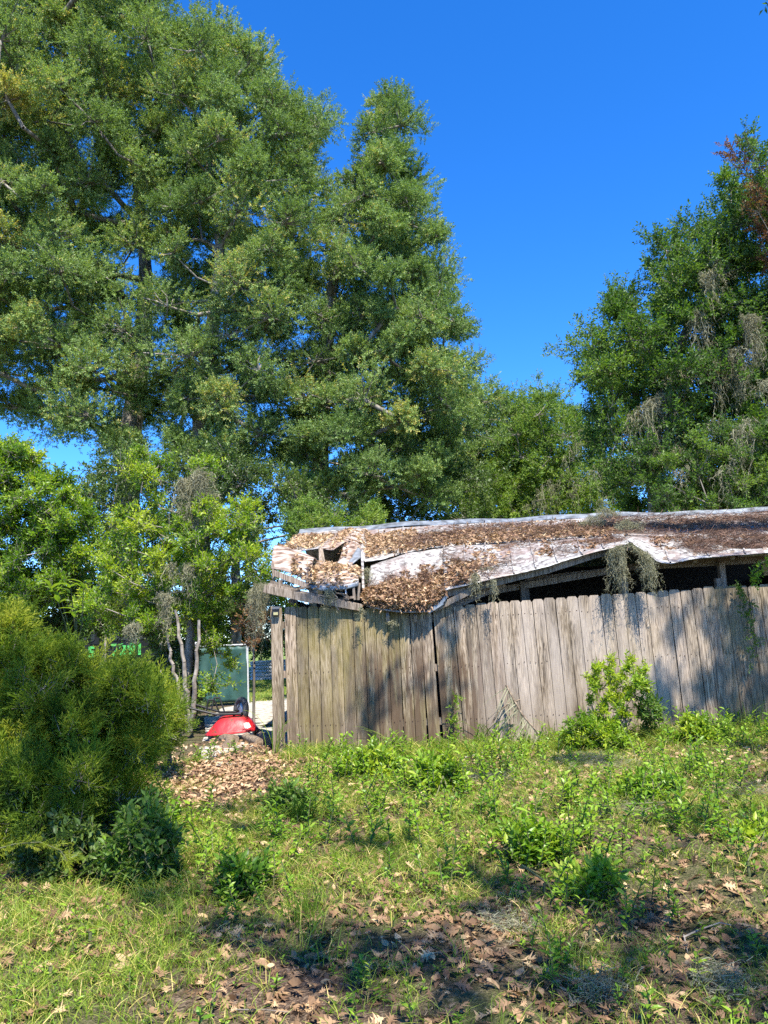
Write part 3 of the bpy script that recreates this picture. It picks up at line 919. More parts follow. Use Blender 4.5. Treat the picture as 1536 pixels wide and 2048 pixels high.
def simpleleaf(rng, L=.07, W=.03, curl=.5):
    t = T()
    c = rng.uniform(-1.0, .5) * curl
    V = []
    for y, ww in ((0, .15), (.35, 1), (.7, .8), (1, .08)):
        V += [[-W * .5 * ww, L * y, c * L * y * y + .25 * W], [W * .5 * ww, L * y, c * L * y * y - .25 * W]]
    t.add(V, [[0, 1, 3, 2], [2, 3, 5, 4], [4, 5, 7, 6]])
    return t.done()
LIT = [oakleaf(rs, .085, .8) for _ in range(3)] + [simpleleaf(rs, .085, .034, .9) for _ in range(6)]
LITS = [simpleleaf(rs, .08, .034, .8) for _ in range(6)]

def litter_on(parts, name, matn, seed, mode='leaf', templates=None):
    """parts: (sheet, n, ulo, uhi, vlo, vhi, heap, tone)"""
    rng = np.random.default_rng(seed)
    PP, DD, VV = [], [], []
    for sh, n, ua, ub, va, vb, heap, tone in parts:
        k = max(3, n // 70)
        cu, cv = rng.uniform(ua, ub, k), rng.uniform(va, vb, k)
        idx = rng.integers(0, k, n)
        u = np.where(rng.random(n) < .7, cu[idx] + rng.normal(0, .12 * (ub - ua), n) * .35, rng.uniform(ua, ub, n))
        v = np.where(rng.random(n) < .7, cv[idx] + rng.normal(0, .22 * (vb - va), n), rng.uniform(va, vb, n))
        u = np.clip(u, ua - .01, ub + .01).clip(0, 1); v = np.clip(v, va, vb).clip(0, 1)
        p, nn = sh.sample(u, v)
        prof = np.sin(np.clip((u - ua) / (ub - ua + 1e-6), 0, 1) * PI) ** .5 * np.sin(np.clip((v - va) / (vb - va + 1e-6), .08, 1) * PI * .75)
        h = heap * prof * rng.uniform(0, 1, n) ** .7
        p = p + nn * .012 + np.stack([0 * h, -.35 * h, h], 1)
        PP.append(p); DD.append(norm(rng.normal(size=(n, 3)) * [1, .8, .35])); VV.append(tone + rng.normal(0, .2, n))
    P = np.concatenate(PP); D = np.concatenate(DD); var = np.concatenate(VV)
    R = frames(D, rng, .3)
    return tag(bake(templates or LIT, P, R, rng.uniform(.45, .85, len(P)), var, rng, [M[matn]], name), 'dry tan and brown oak leaves heaped on the sagging shed roof', 'fallen leaves', kind='stuff')
litter_on([
    (P2a, 6500, .0, 1.0, .52, 1.0, .20, .55), (P2a, 420, .42, .9, .25, .6, .05, .5), (P2a, 500, 0, 1, .9, 1.0, .1, .45),
    (P1a, 900, .0, .95, .3, .97, .05, .75), (P1b, 330, .0, 1.0, .1, 1.0, .02, .7),
    (P1, 1500, .0, .10, .25, .9, .05, .68), (P1, 4600, .08, .52, .42, 1.0, .05, .55), (P1, 200, 0, .6, 0.15, .4, .01, .4),
    (PB, 640, .1, 1.0, .2, 1.0, .05, .75), (PBe, 60, .1, .8, .0, .7, .01, .7), (CU, 170, .55, 1.0, .6, 1.0, .02, .65), (CU, 30, .1, .6, .2, .5, .01, .4),
    (P2, 800, .0, .2, .5, .97, .06, .5), (P2, 160, .18, .36, .3, .75, .02, .55), (P2, 120, .5, .6, .3, .7, .01, .45), (P2, 220, .7, .93, .35, .8, .02, .4), (P2, 90, .1, .6, .05, .25, .01, .4),
    (P3, 330, .1, .45, .05, .5, .02, .35), (P3, 700, .4, 1.0, .1, .7, .03, .3), (P1, 1000, .5, 1.0, .3, .9, .03, .35), (FLa, 25, 0, 1, 0, .5, .01, .6)],
    'leaf_litter', 'litter', 31)

def ribbons(P, width, rng, var, mats, name, parent=None, label=None, flatten=None):
    """P is (N, S, 3): centre lines of thin blades."""
    N, S_, _ = P.shape
    d = norm(np.diff(P, axis=1)); d = np.concatenate([d, d[:, -1:]], axis=1)
    side = norm(np.cross(d, rng.normal(size=(N, 1, 3)) if flatten is None else flatten))
    wv = width * np.ones((N, 1, 1)) if np.isscalar(width) else np.asarray(width)[:, None, None]
    tp = (1 - .85 * (np.linspace(0, 1, S_) ** 1.6))[None, :, None]
    A = P - side * wv * tp / 2; B = P + side * wv * tp / 2
    V = np.stack([A, B], axis=2).reshape(-1, 3)
    b = (np.arange(N) * S_ * 2)[:, None] + (np.arange(S_ - 1) * 2)[None]
    F = np.stack([b, b + 1, b + 3, b + 2], -1).reshape(-1, 4)
    return qmesh(name, V, F, mats, None, np.repeat(var, S_ - 1), parent)

def needles_on(parts, seed):
    rng = np.random.default_rng(seed)
    PP = []
    for sh, n, ua, ub, va, vb, heap in parts:
        k = max(3, n // 60)
        cu, cv = rng.uniform(ua, ub, k), rng.uniform(va, vb, k)
        idx = rng.integers(0, k, n)
        u = np.clip(cu[idx] + rng.normal(0, .03, n), 0, 1); v = np.clip(cv[idx] + rng.normal(0, .09, n), 0, 1)
        p, nn = sh.sample(u, v)
        p = p + nn * (.01 + heap * rng.random((n, 1)))
        d = norm(rng.normal(size=(n, 3)) * [1, .8, .35]) * rng.uniform(.06, .16, (n, 1))
        q = np.stack([p - d, p + [0, 0, .01], p + d], axis=1)
        PP.append(q)
    P = np.concatenate(PP)
    return tag(ribbons(P, .006, rng, rng.random(len(P)), [M['needle']], 'pine_needles'), 'brown needles and twigs strewn over the shed roof', 'pine needles', kind='stuff')
needles_on([(P1, 5200, .5, 1.0, .15, 1.0, .04), (P3, 4200, .2, 1.0, .0, .75, .04), (P1, 2600, .08, .5, .35, .9, .05), (P2, 900, .0, 1.0, .1, .9, .03), (P2a, 700, 0, 1, .5, 1, .1)], 33)
# ------------------------------------------------------------------ upturned wheelbarrow on logs
M['red'] = noise_mat('scuffed red paint', [(.34, G(.12, .035, .02)), (.42, G(.38, .014, .018)), (.7, G(.52, .018, .026)), (.8, G(.45, .10, .07))], 9, rough=.45, bump=.5, spec=.4)
M['rubber'] = noise_mat('dusty rubber', [(.3, G(.03, .03, .03)), (.7, G(.10, .10, .095))], 25, rough=.8, bump=.2)
M['galv'] = noise_mat('galvanised steel', [(.3, G(.35, .37, .38)), (.7, G(.60, .62, .63))], 18, rough=.6, metal=.35, bump=.1)
wb0 = ground_at(455, 1487)
WY = wb0[1]
wb = empty('wheelbarrow', wb0, 'red wheelbarrow lying upside down on cut logs beside the end of the fence', 'wheelbarrow')
cx = at(455, 1450, WY)[0]
tray_l, zr = .70, wb0[2] + .085
def ringr(cx_, cy_, z, lx_, ly_, n=28, tl=0.0, front=1.0):
    out = []
    for i in range(n):
        a_ = 2 * PI * i / n
        c_, s_ = math.cos(a_), math.sin(a_)
        e = .6
        x = lx_ * (abs(c_) ** e) * (1 if c_ > 0 else -1)
        y = ly_ * (abs(s_) ** e) * (1 if s_ > 0 else -1) * (1 - .12 * c_)
        out.append((cx_ + x, cy_ + y, z + tl * x))
    return out
rot = -.12
rings = [ringr(cx, WY + .32, zr, .365, .28), ringr(cx, WY + .32, zr + .018, .362, .277), ringr(cx + .005, WY + .32, zr + .03, .345, .262), ringr(cx + .02, WY + .32, zr + .13, .27, .20), ringr(cx + .02, WY + .32, zr + .205, .20, .145), ringr(cx + .02, WY + .32, zr + .225, .165, .115)]
rings = [[(x, y, z + .05 * (x - cx)) for x, y, z in r] for r in rings]
tray = loft('tray', rings, M['red'], wb)
# the rim rolls outward
rimA = [np.array(p) for p in rings[0]]
V, F = tubes(rimA, rimA[1:] + rimA[:1], np.full(len(rimA), .011), np.full(len(rimA), .011), 6)
qmesh('rim', V, F, M['red'], parent=wb, smooth=True)
# labels on the tray flank: a torn white sticker
a_ = at(483, 1452, WY); 
stk = []
def torus(name, c, R_, r_, axis_, mt, parent, n=36, k=12):
    ax_ = norm(np.array(axis_, float)); u = norm(np.cross(ax_, [0, 0, 1.0])) ; v = np.cross(ax_, u)
    rings = []
    for i in range(n):
        t = 2 * PI * i / n; d = u * math.cos(t) + v * math.sin(t)
        rings.append([np.array(c) + d * (R_ + r_ * math.cos(s)) + ax_ * r_ * math.sin(s) * 1.15 for s in np.linspace(0, 2 * PI, k, endpoint=False)])
    V = np.concatenate(rings); F = []
    for i in range(n):
        for j in range(k):
            F.append([i * k + j, i * k + (j + 1) % k, ((i + 1) % n) * k + (j + 1) % k, ((i + 1) % n) * k + j])
    return qmesh(name, V, F, mt, parent=parent, smooth=True)
wc = at(482, 1421, WY + .40)
wax = norm(np.array([-.80, -.60, .10]))
torus('wheel', wc, .158, .040, wax, M['rubber'], wb)
def disc(name, c, R_, th, ax_, mt, parent, n=24):
    ax_ = norm(np.array(ax_, float)); u = norm(np.cross(ax_, [0, 0, 1.0])); v = np.cross(ax_, u)
    rr_ = []
    for off, rad_ in ((-th / 2, R_ * .35), (-th / 3, R_), (th / 3, R_), (th / 2, R_ * .35)):
        rr_.append([np.array(c) + ax_ * off + (u * math.cos(t) + v * math.sin(t)) * rad_ for t in np.linspace(0, 2 * PI, n, endpoint=False)])
    return loft(name, rr_, mt, parent)
disc('hub', wc, .112, .06, wax, M['galv'], wb)
def bar(name, pts, r_, mt, parent, k=8):
    P = np.array(pts); V, F = tubes(P[:-1], P[1:], np.full(len(P) - 1, r_), np.full(len(P) - 1, r_), k)
    return qmesh(name, V, F, mt, parent=parent, smooth=True)
tt = zr + .235
for s_ in (-1, 1):
    y_ = WY + .32 + .13 * s_
    bar('handle', [wc + wax * .07 * s_, (cx + .16, y_, tt + .02), (cx - .20, y_ + .03 * s_, tt + .03), (cx - .62, y_ + .10 * s_, tt + .16), (cx - .78, y_ + .12 * s_, tt + .20)], .017, M['black'], wb)
    bar('leg', [(cx - .14, y_ + .02 * s_, tt + .03), (cx - .22, y_ + .05 * s_, tt + .24), (cx - .30, y_ + .05 * s_, tt + .24), (cx - .34, y_ + .04 * s_, tt + .06)], .012, M['black'], wb)
bar('axle', [wc - wax * .10, wc + wax * .10], .010, M['black'], wb)
bar('brace', [(cx + .05, WY + .19, tt), (cx + .05, WY + .45, tt)], .012, M['black'], wb)
bar('brace', [wc - wax * .07 + [0, 0, 0], (wc + np.array([.02, .02, .19])), wc + wax * .07], .010, M['black'], wb)
# white sticker patch lying on the tray's flank
r3, r2 = rings[3], rings[2]
def flank(u, v):
    n_ = 28; a1 = u * n_; i = int(a1) % n_; f_ = a1 - int(a1)
    lo = np.array(r2[i]) * (1 - f_) + np.array(r2[(i + 1) % n_]) * f_; hi = np.array(r3[i]) * (1 - f_) + np.array(r3[(i + 1) % n_]) * f_
    return lo * (1 - v) + hi * v + np.array([0, -.004, .003])
V = [flank(u, v) for v in (.15, .5, .85) for u in (.835, .86, .885, .91)]
V = [p + np.array([0, 0, .006 * math.sin(17 * i)]) for i, p in enumerate(V)]
F = [[i * 4 + j, i * 4 + j + 1, i * 4 + j + 5, i * 4 + j + 4] for i in range(2) for j in range(3)]
qmesh('sticker', V, F, noise_mat('torn paper', [(.3, G(.5, .47, .40)), (.6, G(.75, .73, .68))], 40, bump=0), parent=wb)

# cut logs
M['logend'] = noise_mat('sawn wood end', [(.3, G(.12, .085, .06)), (.7, G(.30, .22, .15))], 30)
M['logbark'] = noise_mat('log bark', [(.3, G(.07, .05, .035)), (.55, G(.20, .15, .10)), (.75, G(.36, .29, .21))], 22, (1, 1, 1), .9, .8)
def log(px0, py0, px1, py1, r_, label, dy=0.0):
    a = ground_at(px0, py0); b = ground_at(px1, py1); a[1] += dy; b[1] += dy
    a[2] = float(hgt(a[0], a[1])) + r_ * .8; b[2] = float(hgt(b[0], b[1])) + r_ * .8
    root = empty('log', (a + b) / 2, label, 'log', 'cut logs around the upturned wheelbarrow')
    d = norm(b - a); u = norm(np.cross(d, [0, 0, 1.0])); v = np.cross(d, u)
    rl = random.Random(px0)
    amp = [rl.uniform(.9, 1.1) for _ in range(14)]
    rings = [[a + (b - a) * t + (u * math.cos(q) + v * math.sin(q)) * r_ * amp[i] * (1 + .05 * math.sin(6 * t + i)) for i, q in enumerate(np.linspace(0, 2 * PI, 14, endpoint=False))] for t in np.linspace(0, 1, 6)]
    loft('bark', rings, M['logbark'], root, cap=False)
    for e, s_ in ((0, -1), (5, 1)):
        c_ = sum(rings[e]) / 14
        rr_ = [[c_ + (p - c_) * k_ + d * s_ * off for p in rings[e]] for k_, off in ((.985, -.01), (.97, .003), (.3, .001))]
        loft('sawn_end', rr_, M['logend'], root, smooth=False)
log(424, 1481, 470, 1492, .062, 'tan log lying level under the front rim of the red wheelbarrow')
log(454, 1503, 462, 1494, .058, 'short log seen end-on below the red wheelbarrow')
log(492, 1486, 519, 1499, .058, 'log lying slantwise between the wheelbarrow rim and the last log by the fence')
log(514, 1470, 536, 1497, .062, 'log pointing toward the fence end board, next to the board')

# ------------------------------------------------------------------ chain-link gate with green screen
def screen_mat():
    m, n, l, b, o = mat('green privacy screen')
    g = n.new("ShaderNodeNewGeometry")
    t = n.new("ShaderNodeTexNoise"); t.inputs['Scale'].default_value = 5; t.inputs['Detail'].default_value = 5
    l.new(g.outputs['Position'], t.inputs['Vector'])
    r = ramp(n, [(.3, G(.012, .055, .047)), (.7, G(.032, .105, .088))]); l.new(t.outputs[0], r.inputs[0])
    wv = n.new("ShaderNodeTexWave"); wv.inputs['Scale'].default_value = 28; wv.bands_direction = 'Z'
    l.new(g.outputs['Position'], wv.inputs['Vector'])
    mx = n.new("ShaderNodeMix"); mx.data_type = 'RGBA'; mx.blend_type = 'MULTIPLY'; mx.inputs[0].default_value = .35
    l.new(r.outputs[0], mx.inputs[6]); l.new(wv.outputs[0], mx.inputs[7])
    l.new(mx.outputs[2], b.inputs['Base Color']); b.inputs['Roughness'].default_value = .6
    return m
M['screen'] = screen_mat()
gb = ground_at(498, 1408); GYd = gb[1]
gxr = at(495, 1350, GYd)[0]; gxl = at(392, 1350, GYd)[0]
gt = at(450, 1291, GYd)[2]
def screen_run(xa, xb, ya, yb, label, name, cap_=True):
    root = empty(name, ((xa + xb) / 2, (ya + yb) / 2, 0), label, 'fence' if 'fence' in name else 'gate')
    nu, nv = 40, 18
    V = []
    for j in range(nv):
        for i in range(nu):
            u = i / (nu - 1); v = j / (nv - 1)
            x = xa + (xb - xa) * u; y = ya + (yb - ya) * u - .035
            z = .06 + (gt - .10) * v
            y += .012 * math.sin(u * 24 + v * 3) * (.4 + v * (1 - v) * 3) + .01 * math.sin(u * 9 - v * 8)
            if v == 1: z += .012 * math.sin(u * 40)
            V.append((x, y, z))
    F = [[j * nu + i, j * nu + i + 1, (j + 1) * nu + i + 1, (j + 1) * nu + i] for j in range(nv - 1) for i in range(nu - 1)]
    o = qmesh('screen', V, F, M['screen'], parent=root, smooth=True); o.modifiers.new('s', 'SOLIDIFY').thickness = .004
    bar('top_rail', [(xa, ya, gt), (xb, yb, gt)], .020, M['galv'], root)
    bar('bottom_rail', [(xa, ya, .08), (xb, yb, .08)], .016, M['galv'], root)
    for x, y in ((xa, ya), (xb, yb)):
        bar('post', [(x, y, -.02), (x, y, gt + .05)], .030, M['galv'], root)
        rr_ = [[(x + r_ * math.cos(t), y + r_ * math.sin(t), gt + z) for t in np.linspace(0, 2 * PI, 14, endpoint=False)] for z, r_ in ((.04, .034), (.06, .040), (.085, .036), (.10, .022), (.108, .008))]
        loft('cap', rr_, M['galv'], root)
    # ties
    for k in range(4):
        u = (k + .3) / 4
        x = xa + (xb - xa) * u; y = ya + (yb - ya) * u
        torus('tie', (x, y, gt), .024, .004, (xb - xa, yb - ya, 0), M['black'], root, 14, 5)
    return root
screen_run(gxl, gxr, GYd, GYd, 'chain-link gate covered in green privacy screen with a round-capped post', 'screened_gate')
screen_run(gxl - .95, gxl - .09, GYd + .5, GYd + .03, 'darker run of green screened fence behind the thin pale trunks, joined to the gate', 'screened_fence')

# galvanised round raised bed
tb = at(547, 1348, 27.0); tb[2] = 0
tk = empty('stock_tank', (tb[0], 27.0, 0), 'round galvanised corrugated tank on the lawn behind the gate', 'tank')
rr_ = []
for k in range(41):
    z = .62 * k / 40
    r_ = .95 + (.022 * math.sin(k / 40 * 2 * PI * 5) if 2 < k < 38 else .03)
    rr_.append([(tb[0] + r_ * math.cos(t), 27.9 + r_ * math.sin(t), z) for t in np.linspace(0, 2 * PI, 40, endpoint=False)])
loft('tank_wall', rr_, M['galv'], tk, cap=False)
rr_ = [[(tb[0] + r_ * math.cos(t), 27.9 + r_ * math.sin(t), z) for t in np.linspace(0, 2 * PI, 40, endpoint=False)] for r_, z in ((.93, .52), (.5, .56), (.1, .58))]
loft('soil', rr_, noise_mat('dark soil', [(.3, G(.03, .02, .015)), (.7, G(.07, .05, .035))], 20), tk)
# thin metal stake beside it
sp_ = at(509, 1345, 21.0)
st = empty('stake', (sp_[0], 21.0, 0), 'thin rusty metal stake standing just past the screened gate', 'stake')
bar('rod', [(sp_[0], 21, -.02), (sp_[0] + .01, 21, at(509, 1276, 21)[2])], .016, M['logbark'], st)
bar('hook', [(sp_[0] + .01, 21, at(509, 1276, 21)[2] - .003), (sp_[0] + .05, 21, at(509, 1276, 21)[2] + .02)], .012, M['logbark'], st)

# ------------------------------------------------------------------ black lettered van behind the cedar
VY = 19.5
xa, xb = at(-70, 1290, VY)[0], at(322, 1290, VY)[0]
vz = at(250, 1238, VY)[2]
van = empty('van', ((xa + xb) / 2, VY + .95, 0), 'black van with bright green lettering parked behind the feathery cedar', 'van')
M['vanpaint'] = noise_mat('black van paint', [(.3, G(.010, .011, .012)), (.7, G(.014, .015, .016))], 3, rough=.5, bump=0, spec=.2)
M['glass'] = noise_mat('dark glass', [(.3, G(.008, .009, .01)), (.7, G(.015, .016, .018))], 2, rough=.12, bump=0, spec=.3)
prof = [(xa, .35), (xb, .35), (xb + .02, 1.0), (xb - .12, vz - .25), (xb - .25, vz - .04), (xb - .5, vz), (xa + 1.7, vz), (xa + 1.3, vz - .12), (xa + .75, 1.35), (xa + .1, 1.15), (xa - .02, .8)]
rr_ = []
for y, sc in ((0, .985), (.06, 1.0), (1.84, 1.0), (1.9, .985)):
    mx_ = (xa + xb) / 2
    rr_.append([(mx_ + (x - mx_) * sc, VY + y, .35 + (z - .35) * sc) for x, z in prof])
loft('body', rr_, M['vanpaint'], van, smooth=False)
def panel(name, pts, mt, th=.012):
    k = len(pts)
    V = [(x, VY - .006, z) for x, z in pts] + [(x, VY - .006 - th, z) for x, z in pts]
    me = bpy.data.meshes.new(name)
    me.from_pydata(V, [], [list(range(k))[::-1] if False else list(range(k, 2 * k)), list(range(k))[::-1]] + [[i, (i + 1) % k, (i + 1) % k + k, i + k] for i in range(k)])
    me.materials.append(mt); me.update(); return link(name, me, van)
def rpanel(name, x0_, x1_, z0_, z1_, r_, mt):
    pts = []
    for cx_, cz_, a0 in ((x1_ - r_, z0_ + r_, -PI / 2), (x1_ - r_, z1_ - r_, 0), (x0_ + r_, z1_ - r_, PI / 2), (x0_ + r_, z0_ + r_, PI)):
        for t in np.linspace(0, PI / 2, 5): pts.append((cx_ + r_ * math.cos(a0 + t), cz_ + r_ * math.sin(a0 + t)))
    return panel(name, pts, mt)
rpanel('window', at(200, 1270, VY)[0], at(308, 1270, VY)[0], 1.55, vz - .14, .12, M['glass'])
rpanel('window', at(70, 1270, VY)[0], at(190, 1270, VY)[0], 1.55, vz - .14, .08, M['glass'])
for xw in (xa + .85, xb - .85):
    torus('wheel', (xw, VY + .06, .34), .25, .09, (0, 1, 0), M['rubber'], van)
    disc('hub', (xw, VY + .02, .34), .19, .08, (0, 1, 0), M['galv'], van)
bar('bumper', [(xb + .03, VY + .05, .5), (xb + .06, VY + .95, .5), (xb + .03, VY + 1.85, .5)], .06, M['black'], van)
boxes('roof_rack', [box_v(((xa + xb) / 2 + .5, VY + y, vz + .05), 2.9, .05, .04) for y in (.3, 1.6)], M['galv'], van)
M['lgreen'] = noise_mat('bright green lettering', [(.3, G(.06, .36, .08)), (.7, G(.09, .45, .11))], 3, bump=0, rough=.4)
M['lwhite'] = noise_mat('white lettering', [(.3, G(.75, .75, .75)), (.7, G(.85, .85, .85))], 3, bump=0, rough=.4)
def lettering(text, px, py0, py1, mt, name='lettering', bold=.012):
    z0_, z1_ = at(px, py1, VY)[2], at(px, py0, VY)[2]
    cu = bpy.data.curves.new(name, 'FONT'); cu.body = text; cu.size = (z1_ - z0_) / .72; cu.extrude = .004; cu.offset = bold * .5; cu.space_character = 1.05
    o = bpy.data.objects.new('tmp', cu); C.objects.link(o)
    bpy.context.view_layer.update()
    me = bpy.data.meshes.new_from_object(o.evaluated_get(bpy.context.evaluated_depsgraph_get()))
    bpy.data.objects.remove(o)
    me.transform(Matrix.Translation((at(px, py1, VY)[0], VY - .022, z0_)) @ Matrix.Rotation(PI / 2, 4, 'X'))
    me.materials.clear(); me.materials.append(mt)
    me.name = name
    return link(name, me, van)
lettering('7291', 222, 1288, 1311, M['lgreen'], bold=.03)
lettering('5', 176, 1293, 1315, M['lgreen'], bold=.03)
lettering('GEAR', 222, 1333, 1343, M['lwhite'], bold=.012)
# ------------------------------------------------------------------ trees
def limb(*pts):
    return [(*at(px, py, Y), r) for px, py, Y, r in pts]
def g0(px, Y, py=1350):
    p = at(px, py, Y); return (p[0], Y, float(hgt(p[0], Y)))

def tree_trunk(px, Y, pts):
    b = g0(px, Y)
    return [(b[0], b[1], b[2] - .1, pts[0][3] * 1.25)] + limb(*pts)

CONES = []
# the great live oak: three stems, each a tree with its own crown
grow('live_oak', 'tall grey-green live oak whose crown fills the upper left corner of the sky', 'tree', g0(245, 25),
     [([(-330, -260), (60, -260), (300, -170), (352, 10), (345, 120), (350, 260), (330, 420), (300, 560), (330, 700), (320, 850), (270, 980), (120, 900), (60, 850), (-60, 830), (-300, 760)], 25, 4.4,
       [(240, 385, 22, 30), (195, 440, 18, 16), (60, 790, 14, 14), (30, 20, 10, 20), (120, 130, 14, 10), (300, 300, 10, 8), (285, 600, 4, 50), (250, 960, 6, 40)])],
     M['oak'], M['bark'], 101, TW_OAK, rp=1.16, spacing=1.36, twigs=300, scale=.95, trunk=tree_trunk(250, 25, [(250, 1100, 25, .42), (262, 860, 25, .36), (285, 700, 25, .30), (292, 560, 25.3, .24), (285, 450, 25.3, .17), (262, 300, 25, .11)]), maxp=430, inset=.40, vbase=.52, tip_r=.034, lobes=11, flat=.68)
grow('live_oak', 'tall live oak with a pale leaning trunk showing in the middle of its crown', 'tree', g0(400, 24),
     [([(300, 90), (345, 55), (400, 22), (450, 40), (492, 62), (535, 90), (545, 150), (580, 185), (640, 190), (668, 245), (660, 330), (640, 420), (655, 520), (620, 640), (600, 760), (560, 900), (500, 1000), (380, 1000), (310, 900), (300, 700), (280, 560), (300, 400), (330, 260)], 24, 4.0,
       [(425, 480, 14, 34), (333, 545, 8, 8), (585, 395, 10, 10), (470, 640, 8, 10), (425, 670, 6, 60), (400, 850, 4, 30)])],
     M['oak'], M['barkpale'], 102, TW_OAK, rp=1.03, spacing=1.25, twigs=286, scale=.93, trunk=tree_trunk(398, 24, [(398, 1100, 24, .36), (402, 860, 24, .30), (415, 720, 23.2, .25), (432, 600, 22.6, .20), (440, 500, 23, .14), (425, 380, 24, .11), (400, 250, 24, .08)]), maxp=380, inset=.45, vbase=.50, tip_r=.032, lobes=11, flat=.68)
grow('live_oak', 'stepped live oak beside the pale-trunked one, its pointed top against open sky', 'tree', g0(640, 24),
     [([(705, 330), (728, 240), (735, 195), (768, 185), (790, 165), (812, 205), (834, 248), (822, 320), (850, 380), (868, 440), (908, 458), (900, 505), (935, 548), (895, 585), (912, 612), (952, 628), (948, 720), (940, 780), (945, 880), (940, 960), (880, 1030), (700, 1040), (560, 1010), (540, 900), (590, 720), (640, 560), (640, 430), (665, 360)], 24, 3.8,
       [(772, 365, 16, 20), (720, 560, 14, 14), (765, 590, 14, 14), (690, 350, 14, 14), (610, 470, 16, 14), (880, 500, 6, 6), (750, 290, 12, 10), (840, 420, 8, 10), (690, 470, 14, 12)])],
     M['oak'], M['bark'], 103, TW_OAK, rp=.94, spacing=1.14, twigs=264, scale=.92, trunk=tree_trunk(640, 24, [(640, 1100, 24, .34), (640, 900, 24, .28), (650, 740, 24, .24), (660, 600, 24, .19), (690, 440, 24, .12), (730, 330, 24, .08)]), maxp=380, inset=.42, vbase=.46, tip_r=.032, lobes=11, flat=.68)
# dark understorey below the oaks
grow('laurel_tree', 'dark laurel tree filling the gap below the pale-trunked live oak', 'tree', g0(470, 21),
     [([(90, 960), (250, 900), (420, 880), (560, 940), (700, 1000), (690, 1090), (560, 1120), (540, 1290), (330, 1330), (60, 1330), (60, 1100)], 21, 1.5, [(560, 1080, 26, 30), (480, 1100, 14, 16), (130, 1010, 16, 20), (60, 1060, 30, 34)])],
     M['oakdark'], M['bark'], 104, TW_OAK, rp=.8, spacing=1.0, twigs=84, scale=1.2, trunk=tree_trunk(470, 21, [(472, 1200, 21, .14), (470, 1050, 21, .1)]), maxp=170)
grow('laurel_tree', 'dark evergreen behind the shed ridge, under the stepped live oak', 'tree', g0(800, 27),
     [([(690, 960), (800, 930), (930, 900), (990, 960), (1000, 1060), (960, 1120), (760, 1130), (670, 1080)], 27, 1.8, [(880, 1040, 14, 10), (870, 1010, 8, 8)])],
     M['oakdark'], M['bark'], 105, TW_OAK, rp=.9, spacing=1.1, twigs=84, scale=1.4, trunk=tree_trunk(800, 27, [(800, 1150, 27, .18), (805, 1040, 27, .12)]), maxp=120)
# trees beyond the shed
grow('oak_tree', 'rounded mid-green oak beyond the shed, where the open sky comes down to the trees', 'tree', g0(960, 34),
     [([(870, 800), (925, 755), (970, 750), (1010, 780), (1050, 795), (1090, 840), (1080, 960), (1060, 1080), (880, 1090), (850, 980)], 34, 3, [])],
     M['oak'], M['bark'], 106, TW_FAR, rp=.95, spacing=1.0, twigs=90, scale=.9, trunk=tree_trunk(960, 34, [(965, 1150, 34, .25), (965, 980, 34, .18)]), maxp=230, vbase=.42, inset=.4)
grow('elm_tree', 'yellow-green tree with a ragged top beyond the middle of the shed roof', 'tree', g0(1110, 31),
     [([(1010, 860), (1040, 805), (1072, 765), (1096, 762), (1114, 792), (1150, 808), (1205, 840), (1260, 960), (1270, 1060), (1200, 1090), (1000, 1090), (950, 1000), (950, 940), (1000, 920)], 31, 2.6, [(1140, 900, 6, 6)])],
     M['yellowgreen'], M['bark'], 107, TW_FAR, rp=.8, spacing=.88, twigs=84, scale=.78, trunk=tree_trunk(1110, 31, [(1112, 1120, 31, .2), (1110, 980, 31, .15)]), maxp=300, vbase=.5, inset=.4)
# the moss-hung trees on the right
R_POLY = [(1760, 230), (1640, 250), (1540, 330), (1470, 340), (1440, 350), (1388, 368), (1400, 405), (1350, 440), (1322, 455), (1292, 515), (1290, 560), (1232, 578), (1205, 605), (1165, 650), (1150, 690), (1152, 740), (1168, 800), (1158, 850), (1195, 950), (1260, 1040), (1420, 1075), (1700, 1080), (1800, 700)]
grow('moss_draped_oak', 'large dark green oak draped with long grey moss behind the right end of the shed', 'tree', g0(1330, 17.5),
     [(R_POLY, 17.5, 2.3, [(1370, 590, 12, 10), (1255, 760, 10, 8), (1500, 720, 12, 20), (1440, 880, 16, 20), (1480, 470, 14, 12)])],
     M['glossy'], M['bark'], 108, TW_MID, rp=.70, spacing=.86, twigs=126, scale=1.05, lobes=9, trunk=tree_trunk(1330, 17.5, [(1312, 1050, 17.5, .17), (1306, 920, 17.4, .14), (1320, 800, 17.4, .12), (1380, 640, 17.5, .09)]), maxp=640, vbase=.45, inset=.45, tip_r=.011, seg=.5)
grow('red_leaved_tree', 'tree top with rusty red dying leaves rising above the moss-draped oak', 'tree', g0(1600, 15.5),
     [([(1448, 300), (1462, 278), (1490, 300), (1536, 330), (1640, 380), (1700, 620), (1600, 640), (1545, 560), (1500, 470), (1490, 400), (1470, 340)], 15.2, .7, [])],
     M['rust'], M['bark'], 109, TW_MID, rp=.34, spacing=.5, twigs=26, scale=.8, trunk=tree_trunk(1640, 15.5, [(1660, 1000, 15.5, .14), (1650, 700, 15.4, .1), (1600, 480, 15.3, .05)]), maxp=40, inset=.3, tip_r=.008, seg=.4)
